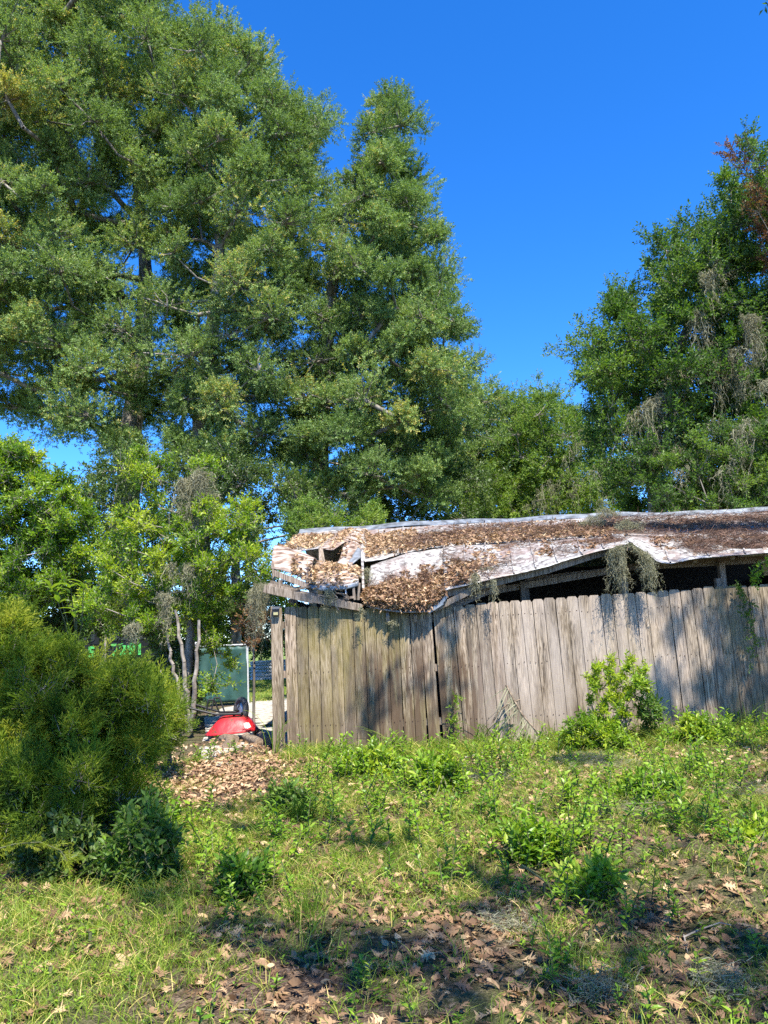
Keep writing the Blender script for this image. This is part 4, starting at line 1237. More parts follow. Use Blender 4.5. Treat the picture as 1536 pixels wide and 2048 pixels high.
grow('sapling', 'thin green branch tips rising beside the rusty leaves at the top of the mossy trees', 'tree', g0(1560, 14.5),
     [([(1475, 262), (1500, 258), (1530, 280), (1560, 300), (1600, 420), (1540, 400), (1500, 330)], 14.6, .4, [])],
     M['glossy'], M['bark'], 110, TW_MID, rp=.22, spacing=.34, twigs=16, scale=.8, trunk=tree_trunk(1620, 14.5, [(1630, 900, 14.5, .06), (1600, 500, 14.5, .04), (1560, 380, 14.5, .02)]), maxp=24, inset=.2, tip_r=.006, seg=.3)
grow('wax_myrtle', 'bushy green tree leaning over the shed ridge below the moss-draped oak', 'tree', g0(1470, 14.5),
     [([(1290, 960), (1330, 900), (1400, 860), (1480, 840), (1560, 830), (1700, 860), (1720, 1070), (1500, 1060), (1400, 1050), (1300, 1030)], 14.9, .6, [])],
     M['glossy'], M['bark'], 111, TW_SHRUB, rp=.30, spacing=.40, twigs=56, scale=1.1, trunk=tree_trunk(1470, 14.9, [(1480, 1060, 14.9, .07), (1475, 990, 14.9, .05)]), maxp=170, vbase=.55, inset=.3, tip_r=.006, seg=.35)
# shrubby tree behind the broken end of the shed
grow('privet_tree', 'pale green rounded shrub peeping over the broken corner of the shed roof', 'shrub', g0(670, 16.5),
     [([(562, 1100), (575, 1030), (605, 1004), (640, 1002), (680, 1018), (715, 1030), (735, 1012), (770, 1022), (785, 1050), (760, 1090)], 16.6, .6, [])],
     M['yellowgreen'], M['bark'], 112, TW_MID, rp=.32, spacing=.42, twigs=63, scale=.7, trunk=tree_trunk(650, 16.6, [(650, 1150, 16.6, .05), (655, 1080, 16.6, .04)]), maxp=70, inset=.3, vbase=.6, tip_r=.007, seg=.3)
# bright young tree in front of the van
grow('young_camphor_tree', 'bright lime-topped young tree with pale slender stems between the cedar and the gate', 'tree', g0(372, 12.4),
     [([(222, 935), (250, 890), (285, 872), (318, 885), (335, 905), (352, 900), (350, 960), (300, 1000), (255, 985)], 12.3, .6, []),
      ([(372, 905), (385, 862), (405, 862), (418, 900), (462, 925), (484, 940), (450, 975), (400, 985), (370, 960)], 12.3, .6, []),
      ([(455, 1000), (500, 975), (535, 985), (540, 1010), (520, 1045), (560, 1090), (548, 1150), (500, 1190), (470, 1230), (410, 1265), (330, 1285), (240, 1275), (150, 1260), (140, 1200), (180, 1120), (200, 1060), (150, 1035), (230, 1005), (330, 985), (420, 990)], 12.4, .9, [(545, 1080, 12, 14), (350, 1010, 12, 20)]),
      ([(385, 1265), (440, 1240), (470, 1275), (440, 1310), (395, 1330)], 12.5, .25, []), ([(385, 1345), (420, 1325), (462, 1352), (470, 1390), (430, 1402), (392, 1400)], 12.0, .25, [])],
     M['lime'], M['barkpale'], 113, TW_SHRUB, rp=.25, spacing=.40, twigs=44, scale=1.1, trunk=tree_trunk(362, 12.4, [(378, 1300, 12.4, .07), (384, 1200, 12.4, .06), (392, 1080, 12.4, .045), (396, 980, 12.4, .03)]), maxp=330, inset=.85, vbase=.6, vspread=.22, tip_r=.006, seg=.28)
# its pale side stems
def stems(name, label, cat, base, runs, mt, parent_cat=None, nm='stem'):
    root = empty(name, base, label, cat)
    for r in runs:
        P = np.array([at(*q[:3]) if len(q) == 4 else q[:3] for q in r]); R_ = np.array([q[-1] for q in r])
        k = 5 * (len(P) - 1)
        u = np.linspace(0, len(P) - 1, k + 1)
        PP = np.stack([np.interp(u, range(len(P)), P[:, i]) for i in range(3)], 1); RR = np.interp(u, range(len(P)), R_)
        jr = np.random.default_rng(int(abs(P[0, 0] * 1000)) % 9999)
        PP[1:-1] += jr.normal(0, .012, (len(PP) - 2, 3))
        V, F = tubes(PP[:-1], PP[1:], RR[:-1], RR[1:], 8)
        qmesh(nm, V, F, mt, parent=root, smooth=True)
    return root
stems('multi_stemmed_sapling', 'cluster of slender pale grey stems rising beside the cedar, left of the upturned wheelbarrow', 'tree', g0(365, 11.6),
      [[(378, 1462, 11.6, .035), (362, 1400, 11.6, .03), (345, 1330, 11.7, .025), (335, 1270, 11.8, .02)],
       [(376, 1462, 11.6, .04), (372, 1390, 11.6, .034), (365, 1310, 11.6, .028), (350, 1220, 11.7, .02)],
       [(380, 1462, 11.6, .042), (388, 1400, 11.5, .036), (392, 1340, 11.5, .03), (398, 1240, 11.5, .022)],
       [(366, 1455, 11.5, .03), (350, 1420, 11.4, .026), (336, 1385, 11.3, .02), (322, 1340, 11.3, .014)]], M['barkpale'])
grow('laurel_sapling', 'slender dark-trunked sapling in front of the screened gate, with round pale leaves', 'tree', g0(384, 14.6),
     [([(388, 1240), (402, 1205), (425, 1215), (450, 1240), (440, 1265), (452, 1285), (425, 1300), (400, 1285)], 13.6, .25, []), ([(420, 1300), (455, 1300), (480, 1325), (475, 1350), (450, 1330)], 14.2, .15, [])],
     M['lime'], M['bark'], 114, TW_SHRUB, rp=.14, spacing=.2, twigs=16, scale=1.1, trunk=tree_trunk(384, 14.6, [(382, 1290, 14.6, .075), (385, 1180, 14.5, .06)]), maxp=40, inset=.1, tip_r=.005, seg=.2, vbase=.7)
grow('laurel_tree', 'leafy green tree above the cedar, under the low gap of blue sky', 'tree', g0(30, 14.5),
     [([(-120, 905), (-20, 880), (30, 872), (70, 895), (100, 932), (135, 960), (155, 1000), (188, 1012), (195, 1090), (150, 1180), (60, 1240), (-120, 1240)], 14.4, .9, [(35, 1060, 16, 16), (70, 1140, 14, 14)])],
     M['lime'], M['barkpale'], 115, TW_SHRUB, rp=.32, spacing=.42, twigs=63, scale=1.35, trunk=tree_trunk(20, 14.4, [(25, 1200, 14.4, .06), (40, 1060, 14.4, .045)]), maxp=210, inset=.3, vbase=.42, vspread=.2, tip_r=.007, seg=.3)
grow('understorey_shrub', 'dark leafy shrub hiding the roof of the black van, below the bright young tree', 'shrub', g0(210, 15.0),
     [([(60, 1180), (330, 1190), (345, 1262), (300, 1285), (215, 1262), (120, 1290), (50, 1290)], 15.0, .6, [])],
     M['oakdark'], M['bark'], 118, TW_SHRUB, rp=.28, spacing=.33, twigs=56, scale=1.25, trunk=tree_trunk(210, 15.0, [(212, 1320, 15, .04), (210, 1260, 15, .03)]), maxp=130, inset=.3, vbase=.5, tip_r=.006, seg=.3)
grow('undergrowth_shrub', 'small dark shrub around the foot of the slender pale stems', 'shrub', g0(350, 12.6, 1440),
     [([(305, 1285), (350, 1275), (388, 1300), (392, 1370), (410, 1420), (350, 1430), (310, 1400)], 12.7, .35, [])],
     M['oakdark'], M['bark'], 119, TW_SHRUB, rp=.17, spacing=.21, twigs=30, scale=1.0, trunk=[(*g0(350, 12.7), .02), (*at(350, 1400, 12.7), .015)], maxp=46, inset=.2, vbase=.5, tip_r=.004, seg=.2, lobes=6)
grow('dying_sapling', 'sapling with rusty brown dead leaves hanging beside the top of the fence end board', 'shrub', g0(500, 12.0),
     [([(478, 1205), (505, 1190), (530, 1210), (528, 1260), (515, 1300), (495, 1290), (480, 1250)], 12.0, .2, [])],
     M['rust'], M['bark'], 116, TW_SHRUB, rp=.13, spacing=.19, twigs=12, scale=1.0, trunk=tree_trunk(505, 12.0, [(508, 1330, 12, .02), (508, 1240, 12, .012)]), maxp=24, inset=.1, tip_r=.004, seg=.15, vbase=.6)
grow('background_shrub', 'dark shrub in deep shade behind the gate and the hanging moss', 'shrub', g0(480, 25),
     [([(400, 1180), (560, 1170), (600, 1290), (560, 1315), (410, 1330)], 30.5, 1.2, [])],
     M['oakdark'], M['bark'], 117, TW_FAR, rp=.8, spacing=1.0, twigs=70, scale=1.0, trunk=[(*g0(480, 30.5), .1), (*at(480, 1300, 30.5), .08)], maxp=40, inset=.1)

# ------------------------------------------------------------------ the feathery cedar
grow('red_cedar', 'big feathery yellow-green cedar bush filling the lower left, its foliage down to the ground', 'shrub', tuple(ground_at(120, 1700)),
     [([(-180, 1150), (-20, 1175), (50, 1185), (85, 1215), (120, 1250), (170, 1290), (215, 1322), (290, 1322), (335, 1320), (348, 1360), (375, 1385), (385, 1405), (360, 1440), (335, 1500), (300, 1570), (250, 1630), (170, 1690), (60, 1700), (-180, 1720)], 6.6, .85,
       []), ([(-180, 1480), (100, 1490), (235, 1510), (262, 1590), (225, 1650), (130, 1705), (-180, 1750)], 5.7, .4, [])],
     M['cedar'], M['bark'], 120, TW_CEDAR, leafup=0, rp=.25, spacing=.235, twigs=48, scale=1.08, trunk=[(*ground_at(120, 1700), .06), (*at(115, 1600, 6.6), .05), (*at(110, 1450, 6.6), .035), (*at(90, 1300, 6.6), .02)], maxp=760, inset=.9, vbase=.45, vspread=.2, tip_r=.0035, seg=.18, lobes=6, up=.6, flat=1.0)
grow('cedar_sapling', 'small feathery cedar in front of the slender pale stems beside the big cedar', 'shrub', tuple(ground_at(350, 1540)),
     [([(315, 1370), (340, 1345), (360, 1370), (425, 1395), (455, 1420), (400, 1450), (372, 1500), (330, 1540), (280, 1560), (270, 1420)], 8.6, .35, [])],
     M['cedar'], M['bark'], 121, TW_CEDAR, rp=.20, spacing=.24, twigs=36, scale=1.05, trunk=[(*ground_at(340, 1530), .03), (*at(335, 1440, 8.6), .02)], maxp=60, inset=1.0, vbase=.55, vspread=.2, tip_r=.003, seg=.18, lobes=6, up=.6, flat=1.0)

# ------------------------------------------------------------------ oak overhead behind the camera: it throws the dappled shade and dips into the top right corner
def shade(px, py, t, base='ground', Y=None):
    p = ground_at(px, py) if base == 'ground' else at(px, py, Y)
    return p + S * t
cen = []
rsd = np.random.default_rng(77)
for px, py, Y in [(30, 1480, 6.0), (100, 1560, 5.9), (60, 1620, 5.7), (190, 1600, 5.9), (-30, 1600, 5.8), (230, 1540, 6.2), (120, 1660, 5.6), (150, 1480, 6.3)]:
    cen.append(at(px, py, Y) + S * rsd.uniform(8.2, 9.4))
shade_pts = [(480, 1860), (640, 1900), (740, 1960), (860, 1890), (1110, 1980), (1250, 1910), (1430, 1970), (1500, 1880), (960, 1960),
             (500, 1660), (620, 1640), (710, 1690), (560, 1590), (430, 1620), (940, 1740), (1150, 1790), (1260, 1820), (1010, 1800),
             (30, 1760), (330, 1740), (400, 1790), (250, 1700), (1490, 1500), (1530, 1560), (950, 1550), (1400, 1640)]
for px, py in shade_pts:
    cen.append(shade(px, py, 8.6 + rsd.uniform(-.8, 1.2)))
fence_shade = [(1345, 1215), (1420, 1290), (1455, 1230), (1500, 1340), (1405, 1390), (1450, 1420), (1500, 1430), (1330, 1420), (1590, 1250), (1600, 1380), (640, 1270), (740, 1400), (910, 1310), (1470, 1330), (1560, 1420)]
for px, py in fence_shade:
    cen.append(shade(px, py, 8.2 + rsd.uniform(-.3, .8), 'f', FY))
roof_shade = [(1290, 1052), (1340, 1060), (1400, 1050), (1450, 1070), (1520, 1060), (1500, 1085), (1400, 1085), (1580, 1050), (1560, 1080), (1240, 1046), (1620, 1070)]
for px, py in roof_shade + [(px_ + 25, py_ - 6) for px_, py_ in roof_shade] + [(1300, 1090), (1220, 1060), (1370, 1110), (1480, 1105), (1560, 1100)]:
    cen.append(shade(px, py, 7.6 + rsd.uniform(-.3, .8), 'f', 11.8))
cen += [at(1577, -62, 4.6), at(1640, -40, 4.7)]
grow('overhanging_oak', 'spreading oak overhead whose leaf tips dip into the top right corner of the sky', 'tree', (8.5, -2.5, 0), None,
     M['glossy'], M['bark'], 130, TW_MID, rp=.34, twigs=24, scale=.95, trunk=[(8.5, -2.5, -.1, .45), (8.4, -2.4, 3, .36), (8.0, -2.2, 6, .3), (7.4, -2.6, 8.0, .12), (6.6, -2.8, 9.0, .05)], centres=cen, tip_r=.0045, seg=.6, lobes=6, vbase=.5)
# ------------------------------------------------------------------ ground cover
rp_ = np.random.default_rng(51)
def scatter_xy(n, rng, ylo=2.6, yhi=9.7, wide=.8):
    """Ground points over the yard, evenly dense, somewhat wider than the view."""
    y = np.sqrt(rng.uniform(ylo ** 2, yhi ** 2, n))
    x = rng.uniform(-1, 1, n) * (y * wide + .6)
    return x, y
def vn(x, y, s, seed):
    """Cheap smooth value noise 0..1."""
    r = np.random.default_rng(seed); tab = r.random((64, 64))
    X, Y = x * s + 100, y * s + 100
    i, j = np.floor(X).astype(int), np.floor(Y).astype(int); fx, fy = X - i, Y - j
    fx, fy = fx * fx * (3 - 2 * fx), fy * fy * (3 - 2 * fy)
    g = lambda a, b: tab[a % 64, b % 64]
    return g(i, j) * (1 - fx) * (1 - fy) + g(i + 1, j) * fx * (1 - fy) + g(i, j + 1) * (1 - fx) * fy + g(i + 1, j + 1) * fx * fy
def blobs(x, y, L):
    """L: (px, py, radius in photo px) -> highest weight of any blob at each ground point."""
    w_ = np.zeros(len(x))
    for px, py, r in L:
        p = ground_at(px, py); rm = r / FOC * p[1]
        d2 = ((x - p[0]) / rm) ** 2 + ((y - p[1]) / (rm * 1.6)) ** 2
        w_ = np.maximum(w_, np.exp(-d2))
    return w_
def on_ground(x, y, dz=0.0): return np.stack([x, y, hgt(x, y) + dz], 1)

bare_l = [(460, 1540, 100), (420, 1590, 60), (520, 1570, 50), (380, 1500, 60), (600, 1960, 70), (880, 1880, 80), (1390, 1760, 50), (1010, 1690, 30), (1250, 1560, 40)]
# litter of dead oak leaves
x, y = scatter_xy(80000, rp_)
bare = blobs(x, y, [(900, 1900, 160), (600, 1960, 160), (1330, 1950, 200), (430, 1960, 90), (450, 1540, 110), (1100, 1950, 200), (760, 1800, 90), (1380, 1760, 80), (1000, 1680, 60), (1450, 1850, 120), (150, 1930, 70), (500, 1620, 60)])
keep = rp_.random(len(x)) < .10 + .26 * vn(x, y, 1.7, 3) + .42 * bare
x, y = x[keep], y[keep]
P = on_ground(x, y, .006) + np.array([0, 0, 1]) * rp_.uniform(0, .03, (len(x), 1))
D = norm(rp_.normal(size=(len(x), 3)) * [1, 1, .14])
big = y < 6.5
LITB = [oakleaf(rp_, .075, .9) for _ in range(8)] + [simpleleaf(rp_, .065, .03, .8) for _ in range(6)]
tag(bake(LITB, P[big], frames(D[big], rp_, .45), rp_.uniform(.4, 1.05, big.sum()), .5 + rp_.normal(0, .22, big.sum()), rp_, [M['litterred']], 'leaf_litter'), 'brown lobed oak leaves lying between the grass near the viewer', 'fallen leaves', kind='stuff')
tag(bake(LIT, P[~big], frames(D[~big], rp_, .6), rp_.uniform(.5, .95, (~big).sum()), .6 + rp_.normal(0, .22, (~big).sum()), rp_, [M['litter']], 'leaf_litter'), 'tan dead leaves scattered along the foot of the fence', 'fallen leaves', kind='stuff')
# deep drift by the wheelbarrow
c = ground_at(465, 1530); n = 2200
x = c[0] + rp_.normal(0, .62, n); y = c[1] + rp_.normal(0, 1.1, n)
k = y < 11.2; x, y = x[k], y[k]
P = on_ground(x, y, .01) + np.array([0, 0, 1]) * rp_.uniform(0, .03, (len(x), 1))
tag(bake(LIT, P, frames(norm(rp_.normal(size=(len(x), 3)) * [1, 1, .4]), rp_, .4), rp_.uniform(.35, .8, len(x)), .6 + rp_.normal(0, .22, len(x)), rp_, [M['litter']], 'leaf_litter'), 'drift of dry brown leaves around the logs and upturned wheelbarrow', 'fallen leaves', kind='stuff')

# grass
def grass(n, xy, hl, hh, wlo, whi, name, label, seed, vb=.5, lean=.5):
    rng = np.random.default_rng(seed)
    x, y = xy
    n = len(x)
    tx, ty = x, y
    h = rng.uniform(hl, hh, n)
    a = rng.uniform(0, 2 * PI, n); ln = h * rng.uniform(.15, 1.2, n) * lean * 1.6
    base = on_ground(tx, ty, -.005)
    u = np.linspace(0, 1, 4)
    Pn = base[:, None, :] + np.stack([np.cos(a)[:, None] * ln[:, None] * u ** 1.8, np.sin(a)[:, None] * ln[:, None] * u ** 1.8, h[:, None] * (u - .22 * u ** 3)], -1)
    v = np.clip(vb + rng.normal(0, .26, n), 0, 1)
    return tag(ribbons(Pn, rng.uniform(wlo, whi, n), rng, v, [M['grass']], name), label, 'grass', kind='stuff')
def tufted(n, rng, keepf, per=9, r=.045, ylo=2.6, yhi=9.7):
    x, y = scatter_xy(n, rng, ylo, yhi)
    k = rng.random(n) < keepf(x, y)
    x, y = x[k], y[k]
    x = np.repeat(x, per) + rng.normal(0, r, len(x) * per); y = np.repeat(y, per) + rng.normal(0, r, len(y) * per)
    return x, y
lush = [(120, 1850, 170), (300, 1790, 130), (80, 1990, 180), (300, 1930, 130), (420, 1700, 90), (560, 1750, 110), (250, 2000, 120), (640, 1600, 80), (820, 1720, 120), (1180, 1540, 130), (1180, 1890, 100), (900, 1640, 110), (1350, 1600, 120), (1480, 1620, 100), (480, 1640, 70), (800, 1960, 60), (40, 1700, 90)]
def kf(x, y): return np.clip(.16 + .45 * (vn(x, y, 1.9, 9) > .45) * vn(x, y, 5, 8) + .75 * blobs(x, y, lush) - .35 * blobs(x, y, [(1000, 1870, 130), (1330, 1900, 120)]) - .5 * blobs(x, y, bare_l), 0, 1)
grass(0, tufted(38000, rp_, kf, 10, .04), .03, .11, .0025, .005, 'grass', 'short bright grass growing between leaves and seedlings', 52, .55, .7)
def kf2(x, y): return blobs(x, y, [(300, 1790, 70), (330, 1870, 60), (90, 1830, 90), (30, 1900, 90), (420, 1720, 60), (560, 1640, 60), (620, 1880, 40), (850, 1990, 60)]) * .6
grass(0, tufted(7500, rp_, kf2, 12, .05), .09, .24, .003, .006, 'tall_grass', 'taller fresh grass below the cedar and along the lower left', 53, .5, .55)
def kf3(x, y): return np.clip((y - 8.7) * 1.0, 0, .7) * (.5 + vn(x, y, 2, 4)) * (x > -1.3)
grass(0, tufted(6600, rp_, kf3, 8, .06, 8.4, 9.72), .06, .24, .004, .008, 'fence_grass', 'weedy grass along the foot of the fence', 54, .5, .7)
# lawn beyond the gate
rng = np.random.default_rng(55)
x = rng.uniform(-9, -1.5, 16000); y = rng.uniform(17.8, 27, 16000)
grass(0, (x, y), .04, .09, .008, .014, 'lawn_grass', 'sunlit lawn grass between the gate and the round tank', 56, .55, .6)

def tuft(px, py, n, hl, hh, wd_, label, seed, vb=.45, sp=.04, lean=.6, name='grass_tuft'):
    rng = np.random.default_rng(seed); c = ground_at(px, py); c[1] = min(c[1], 9.66)
    x = c[0] + rng.normal(0, sp, n); y = np.minimum(c[1] + rng.normal(0, sp, n), 9.74)
    h = rng.uniform(hl, hh, n); a = rng.uniform(0, 2 * PI, n); ln = h * rng.uniform(.1, 1.1, n) * lean
    u = np.linspace(0, 1, 7)
    Pn = on_ground(x, y)[:, None, :] + np.stack([np.cos(a)[:, None] * ln[:, None] * u ** 1.7, -np.abs(np.sin(a))[:, None] * ln[:, None] * u ** 1.7, h[:, None] * (u - .3 * u ** 3.2)], -1)
    o = ribbons(Pn, rng.uniform(wd_ * .6, wd_, n), rng, np.clip(vb + rng.normal(0, .15, n), 0, 1), [M['grass']], name)
    return tag(o, label, 'grass tuft')
tuft(570, 1495, 16, .25, .95, .014, 'tall thin grass blades standing against the left end of the fence', 201, .35, .05, .5)
tuft(600, 1640, 60, .12, .42, .014, 'dark arching grass clump in the shade, in the middle left of the yard', 202, .25, .06, .9)
tuft(770, 1490, 30, .2, .55, .013, 'arching grass clump at the fence foot below the leaf pile', 203, .3, .08, .9)
tuft(960, 1480, 34, .2, .6, .016, 'coarse long-bladed weed clump at the fence foot beside the small vine', 204, .35, .09, 1.0)
tuft(1490, 1470, 60, .25, .6, .010, 'tall upright grass clump at the fence foot near the right edge', 205, .45, .09, .5)
tuft(1080, 1470, 30, .2, .5, .012, 'weedy grass clump in front of the fence between the fallen frond and the shrub', 206, .4, .1, .9)
tuft(610, 1840, 80, .10, .24, .006, 'dark fine grass tuft in the shade of the lower left', 207, .25, .06, .5)
tuft(330, 1850, 70, .10, .26, .006, 'bright fine grass tuft in the sun below the dark seedlings', 208, .6, .06, .5)

# broadleaf seedlings as ground cover
def seedling(rng, h, n, L, W):
    t = T()
    bx, by = rng.normal(0, .18 * h, 2)
    def ax(u): return np.array([bx * u * u, by * u * u, h * u])
    for u0, u1 in ((0, .5), (.5, 1)):
        a, b = ax(u0), ax(u1); w_ = .0035
        t.add([a - [w_, 0, 0], a + [w_, 0, 0], b + [w_ * .7, 0, 0], b - [w_ * .7, 0, 0]], [[0, 1, 2, 3]], 1)
        t.add([a - [0, w_, 0], a + [0, w_, 0], b + [0, w_ * .7, 0], b - [0, w_ * .7, 0]], [[0, 1, 2, 3]], 1)
    for k in range(n):
        u = .25 + .75 * k / (n - 1); a = k * 2.4 + rng.normal(0, .3)
        Lk = L * (1.15 - .5 * u) * rng.uniform(.7, 1.15)
        V, F = leaf12(Lk, W * Lk / L, rng.uniform(0, .5), rng.uniform(.1, .5))
        V = orient(V, [math.cos(a), math.sin(a), .35 + .6 * u], [rng.normal(0, .3), rng.normal(0, .3), 1], ax(u))
        t.add(V, F, 0, .15 * (u - .5) + rng.normal(0, .07))
    return t.done()
SEED = [seedling(rp_, rp_.uniform(.12, .26), int(rp_.integers(9, 16)), .06, .028) for _ in range(9)]
SEEDS = [seedling(rp_, rp_.uniform(.04, .10), int(rp_.integers(5, 9)), .045, .021) for _ in range(8)]
def plants(n, keepf, tpl, name, label, seed, lo=.7, hi=1.25, ylo=2.6, yhi=9.6, vb=.5):
    rng = np.random.default_rng(seed)
    x, y = scatter_xy(n, rng, ylo, yhi)
    k = rng.random(n) < keepf(x, y); x, y = x[k], y[k]; n = len(x)
    a = rng.uniform(0, 2 * PI, n)
    R = np.zeros((n, 3, 3)); R[:, 0, 0] = np.cos(a); R[:, 0, 1] = -np.sin(a); R[:, 1, 0] = np.sin(a); R[:, 1, 1] = np.cos(a); R[:, 2, 2] = 1
    tl = rng.normal(0, .22, (n, 2)); R[:, 0, 2] = tl[:, 0]; R[:, 1, 2] = tl[:, 1]
    print(name, n)
    return tag(bake(tpl, on_ground(x, y, -.005), R, rng.uniform(lo, hi, n) * np.clip(.35 + y / 9.0, .6, 1), vb + rng.normal(0, .16, n), rng, [M['cover'], M['stem']], name), label, 'ground cover', kind='stuff')
patches = [(860, 1590, 120), (700, 1560, 70), (640, 1640, 60), (960, 1650, 90), (1060, 1720, 90), (1160, 1700, 110), (1230, 1800, 90), (1300, 1600, 110), (1400, 1560, 80), (1500, 1690, 60), (330, 1650, 80), (230, 1660, 90), (130, 1680, 90), (450, 1740, 90), (520, 1800, 70), (1130, 1950, 60), (1440, 1700, 50), (560, 1680, 60), (1000, 1530, 60), (1180, 1630, 80), (760, 1520, 60), (60, 1960, 30), (120, 1985, 30), (1250, 1960, 40), (880, 1760, 40), (720, 1930, 50), (1450, 1480, 90), (1320, 1480, 60)]
plants(16500, lambda x, y: np.clip(.03 + .85 * blobs(x, y, patches) ** 1.0 * (.12 + 1.5 * vn(x, y, 5, 12) ** 2) - .5 * blobs(x, y, bare_l), 0, 1) * .62, SEED, 'seedlings', 'bright leafy tree seedlings covering the yard in patches', 301, lo=.8, hi=1.5, vb=.62)
plants(33000, lambda x, y: np.clip(.06 + .35 * vn(x, y, 2.3, 15) * (vn(x, y, 2.3, 15) > .5) + .5 * blobs(x, y, patches) - .35 * blobs(x, y, bare_l), 0, 1) * .42, SEEDS, 'low_ground_cover', 'small green seedlings and weeds low among the leaf litter', 302, vb=.6)
plants(2300, lambda x, y: np.clip((y - 8.9), 0, 1) * .6 * (.3 + vn(x, y, 2, 14)), SEED, 'fence_weeds', 'leafy weeds crowding the foot of the fence', 303, ylo=8.6, yhi=9.7)

# single shrubs one can point at
def shrub(px, py, poly, Y, Th, label, seed, n=60, mt='lime', tpl=None, rp=.12, sc=1.0, tw=24, vb=.5, name='shrub', cat='shrub', sp=None):
    b = ground_at(px, py) if py else np.array(g0(px, Y))
    b[1] = min(b[1], 9.6)
    b[2] = float(hgt(b[0], b[1]))
    top = np.array(poly, float).mean(0)
    return grow(name, label, cat, tuple(b), [(poly, Y, Th, [])], M[mt], M['stem'], seed, tpl or TW_NEAR, rp=rp, spacing=sp or rp * 1.05, twigs=tw, scale=sc,
                trunk=[(b[0], b[1], b[2] - .02, .012), (b[0], b[1], b[2] + .08, .009)], maxp=n, inset=.35, vbase=vb, vspread=.18, tip_r=.0022, seg=.1, lobes=5, tries=3500)
shrub(1220, 1490, [(1172, 1400), (1175, 1350), (1195, 1322), (1240, 1308), (1275, 1318), (1305, 1340), (1300, 1385), (1262, 1400), (1258, 1440), (1230, 1480), (1190, 1475), (1180, 1440)], 9.2, .25, 'bright green leafy shrub standing chest-high against the fence boards', 401, 50, vb=.72, sc=.8, rp=.10, sp=.16, tw=16)
shrub(1200, 1500, [(1120, 1490), (1140, 1440), (1180, 1430), (1240, 1450), (1270, 1490), (1250, 1510), (1140, 1510)], 9.0, .3, 'low spreading green shrub at the foot of the taller fence shrub', 402, 80, sc=.9)
shrub(1300, 1480, [(1275, 1400), (1300, 1385), (1325, 1420), (1322, 1455), (1285, 1455)], 9.3, .15, 'thin small-leaved shrub just right of the bright fence shrub', 403, 22, mt='glossy', vb=.6, tw=14)
shrub(1395, 1500, [(1350, 1480), (1365, 1440), (1400, 1430), (1430, 1450), (1440, 1490), (1400, 1505)], 9.0, .2, 'rounded bright weed clump at the fence foot beneath the dappled boards', 404, 50, vb=.6)
shrub(870, 1640, [(800, 1620), (820, 1560), (850, 1522), (890, 1515), (930, 1545), (945, 1600), (920, 1640), (830, 1645)], 7.2, .3, 'knee-high leafy shrub in the middle of the yard', 405, 110, vb=.6, sc=1.05)
shrub(1090, 1780, [(1010, 1720), (1020, 1670), (1050, 1650), (1100, 1660), (1130, 1700), (1120, 1760), (1060, 1780), (1020, 1760)], 5.2, .2, 'yellow-tipped leafy shrub growing in the sunny centre right of the yard', 406, 50, mt='lime', vb=.66, rp=.10)
shrub(1500, 1760, [(1465, 1740), (1470, 1670), (1495, 1640), (1525, 1655), (1560, 1700), (1550, 1750), (1500, 1765)], 5.3, .2, 'bright yellow-green shrub at the right edge of the yard', 407, 45, mt='lime', vb=.8, rp=.10)
shrub(330, 1720, [(220, 1690), (240, 1630), (290, 1600), (330, 1620), (355, 1670), (360, 1730), (330, 1780), (270, 1790), (220, 1740)], 5.0, .3, 'dark glossy shrub in the shade below the cedar', 408, 50, mt='glossy', vb=.6, rp=.09, sp=.13)
shrub(470, 1790, [(430, 1790), (440, 1735), (480, 1720), (520, 1745), (530, 1790), (480, 1810)], 4.7, .2, 'glossy leafy shrub right of the dark shrub under the cedar', 409, 40, mt='cover', vb=.45, rp=.09)
shrub(150, 1720, [(30, 1720), (60, 1650), (130, 1640), (200, 1660), (220, 1720), (180, 1790), (80, 1790)], 5.3, .3, 'dark leafy undergrowth shrub under the hem of the big cedar', 410, 40, mt='oakdark', vb=.5, rp=.10, sp=.15)
shrub(180, 1900, [(165, 1890), (160, 1865), (185, 1852), (200, 1875), (195, 1900)], 4.15, .06, 'small upright seedling with pale leaves in the sunny grass at lower left', 411, 12, mt='lime', vb=.6, rp=.06, tw=10, sc=.8)
shrub(100, 1990, [(88, 1980), (92, 1955), (115, 1955), (125, 1985), (105, 1995)], 3.7, .05, 'yellow-green seedling rosette in the grass near the lower left corner', 412, 10, mt='lime', vb=.8, rp=.05, tw=10, sc=.8)
shrub(1180, 1870, [(1090, 1850), (1110, 1770), (1160, 1730), (1230, 1740), (1290, 1800), (1300, 1870), (1230, 1900), (1120, 1890)], 4.55, .25, 'spreading dusky green clump of long-leaved weeds in front of the yellow-tipped shrub', 420, 60, mt='cover', vb=.45, rp=.09, sp=.12, tw=20)
shrub(720, 1570, [(670, 1560), (690, 1515), (740, 1495), (790, 1505), (810, 1545), (770, 1575), (700, 1580)], 8.1, .2, 'low bright leafy clump between the fence and the knee-high shrub', 421, 50, mt='lime', vb=.6, rp=.10, sp=.14)
shrub(1290, 1650, [(1220, 1640), (1240, 1570), (1300, 1545), (1370, 1560), (1400, 1610), (1360, 1650), (1270, 1660)], 6.7, .3, 'wide low green clump behind the moss-strewn seedlings on the sunny side', 422, 60, mt='cover', vb=.6, rp=.10, sp=.14)
shrub(560, 1650, [(520, 1640), (540, 1590), (580, 1575), (620, 1590), (640, 1630), (600, 1660), (540, 1660)], 6.7, .2, 'dark leafy clump growing around the arching grass in mid yard', 423, 40, mt='glossy', vb=.5, rp=.09, sp=.13)
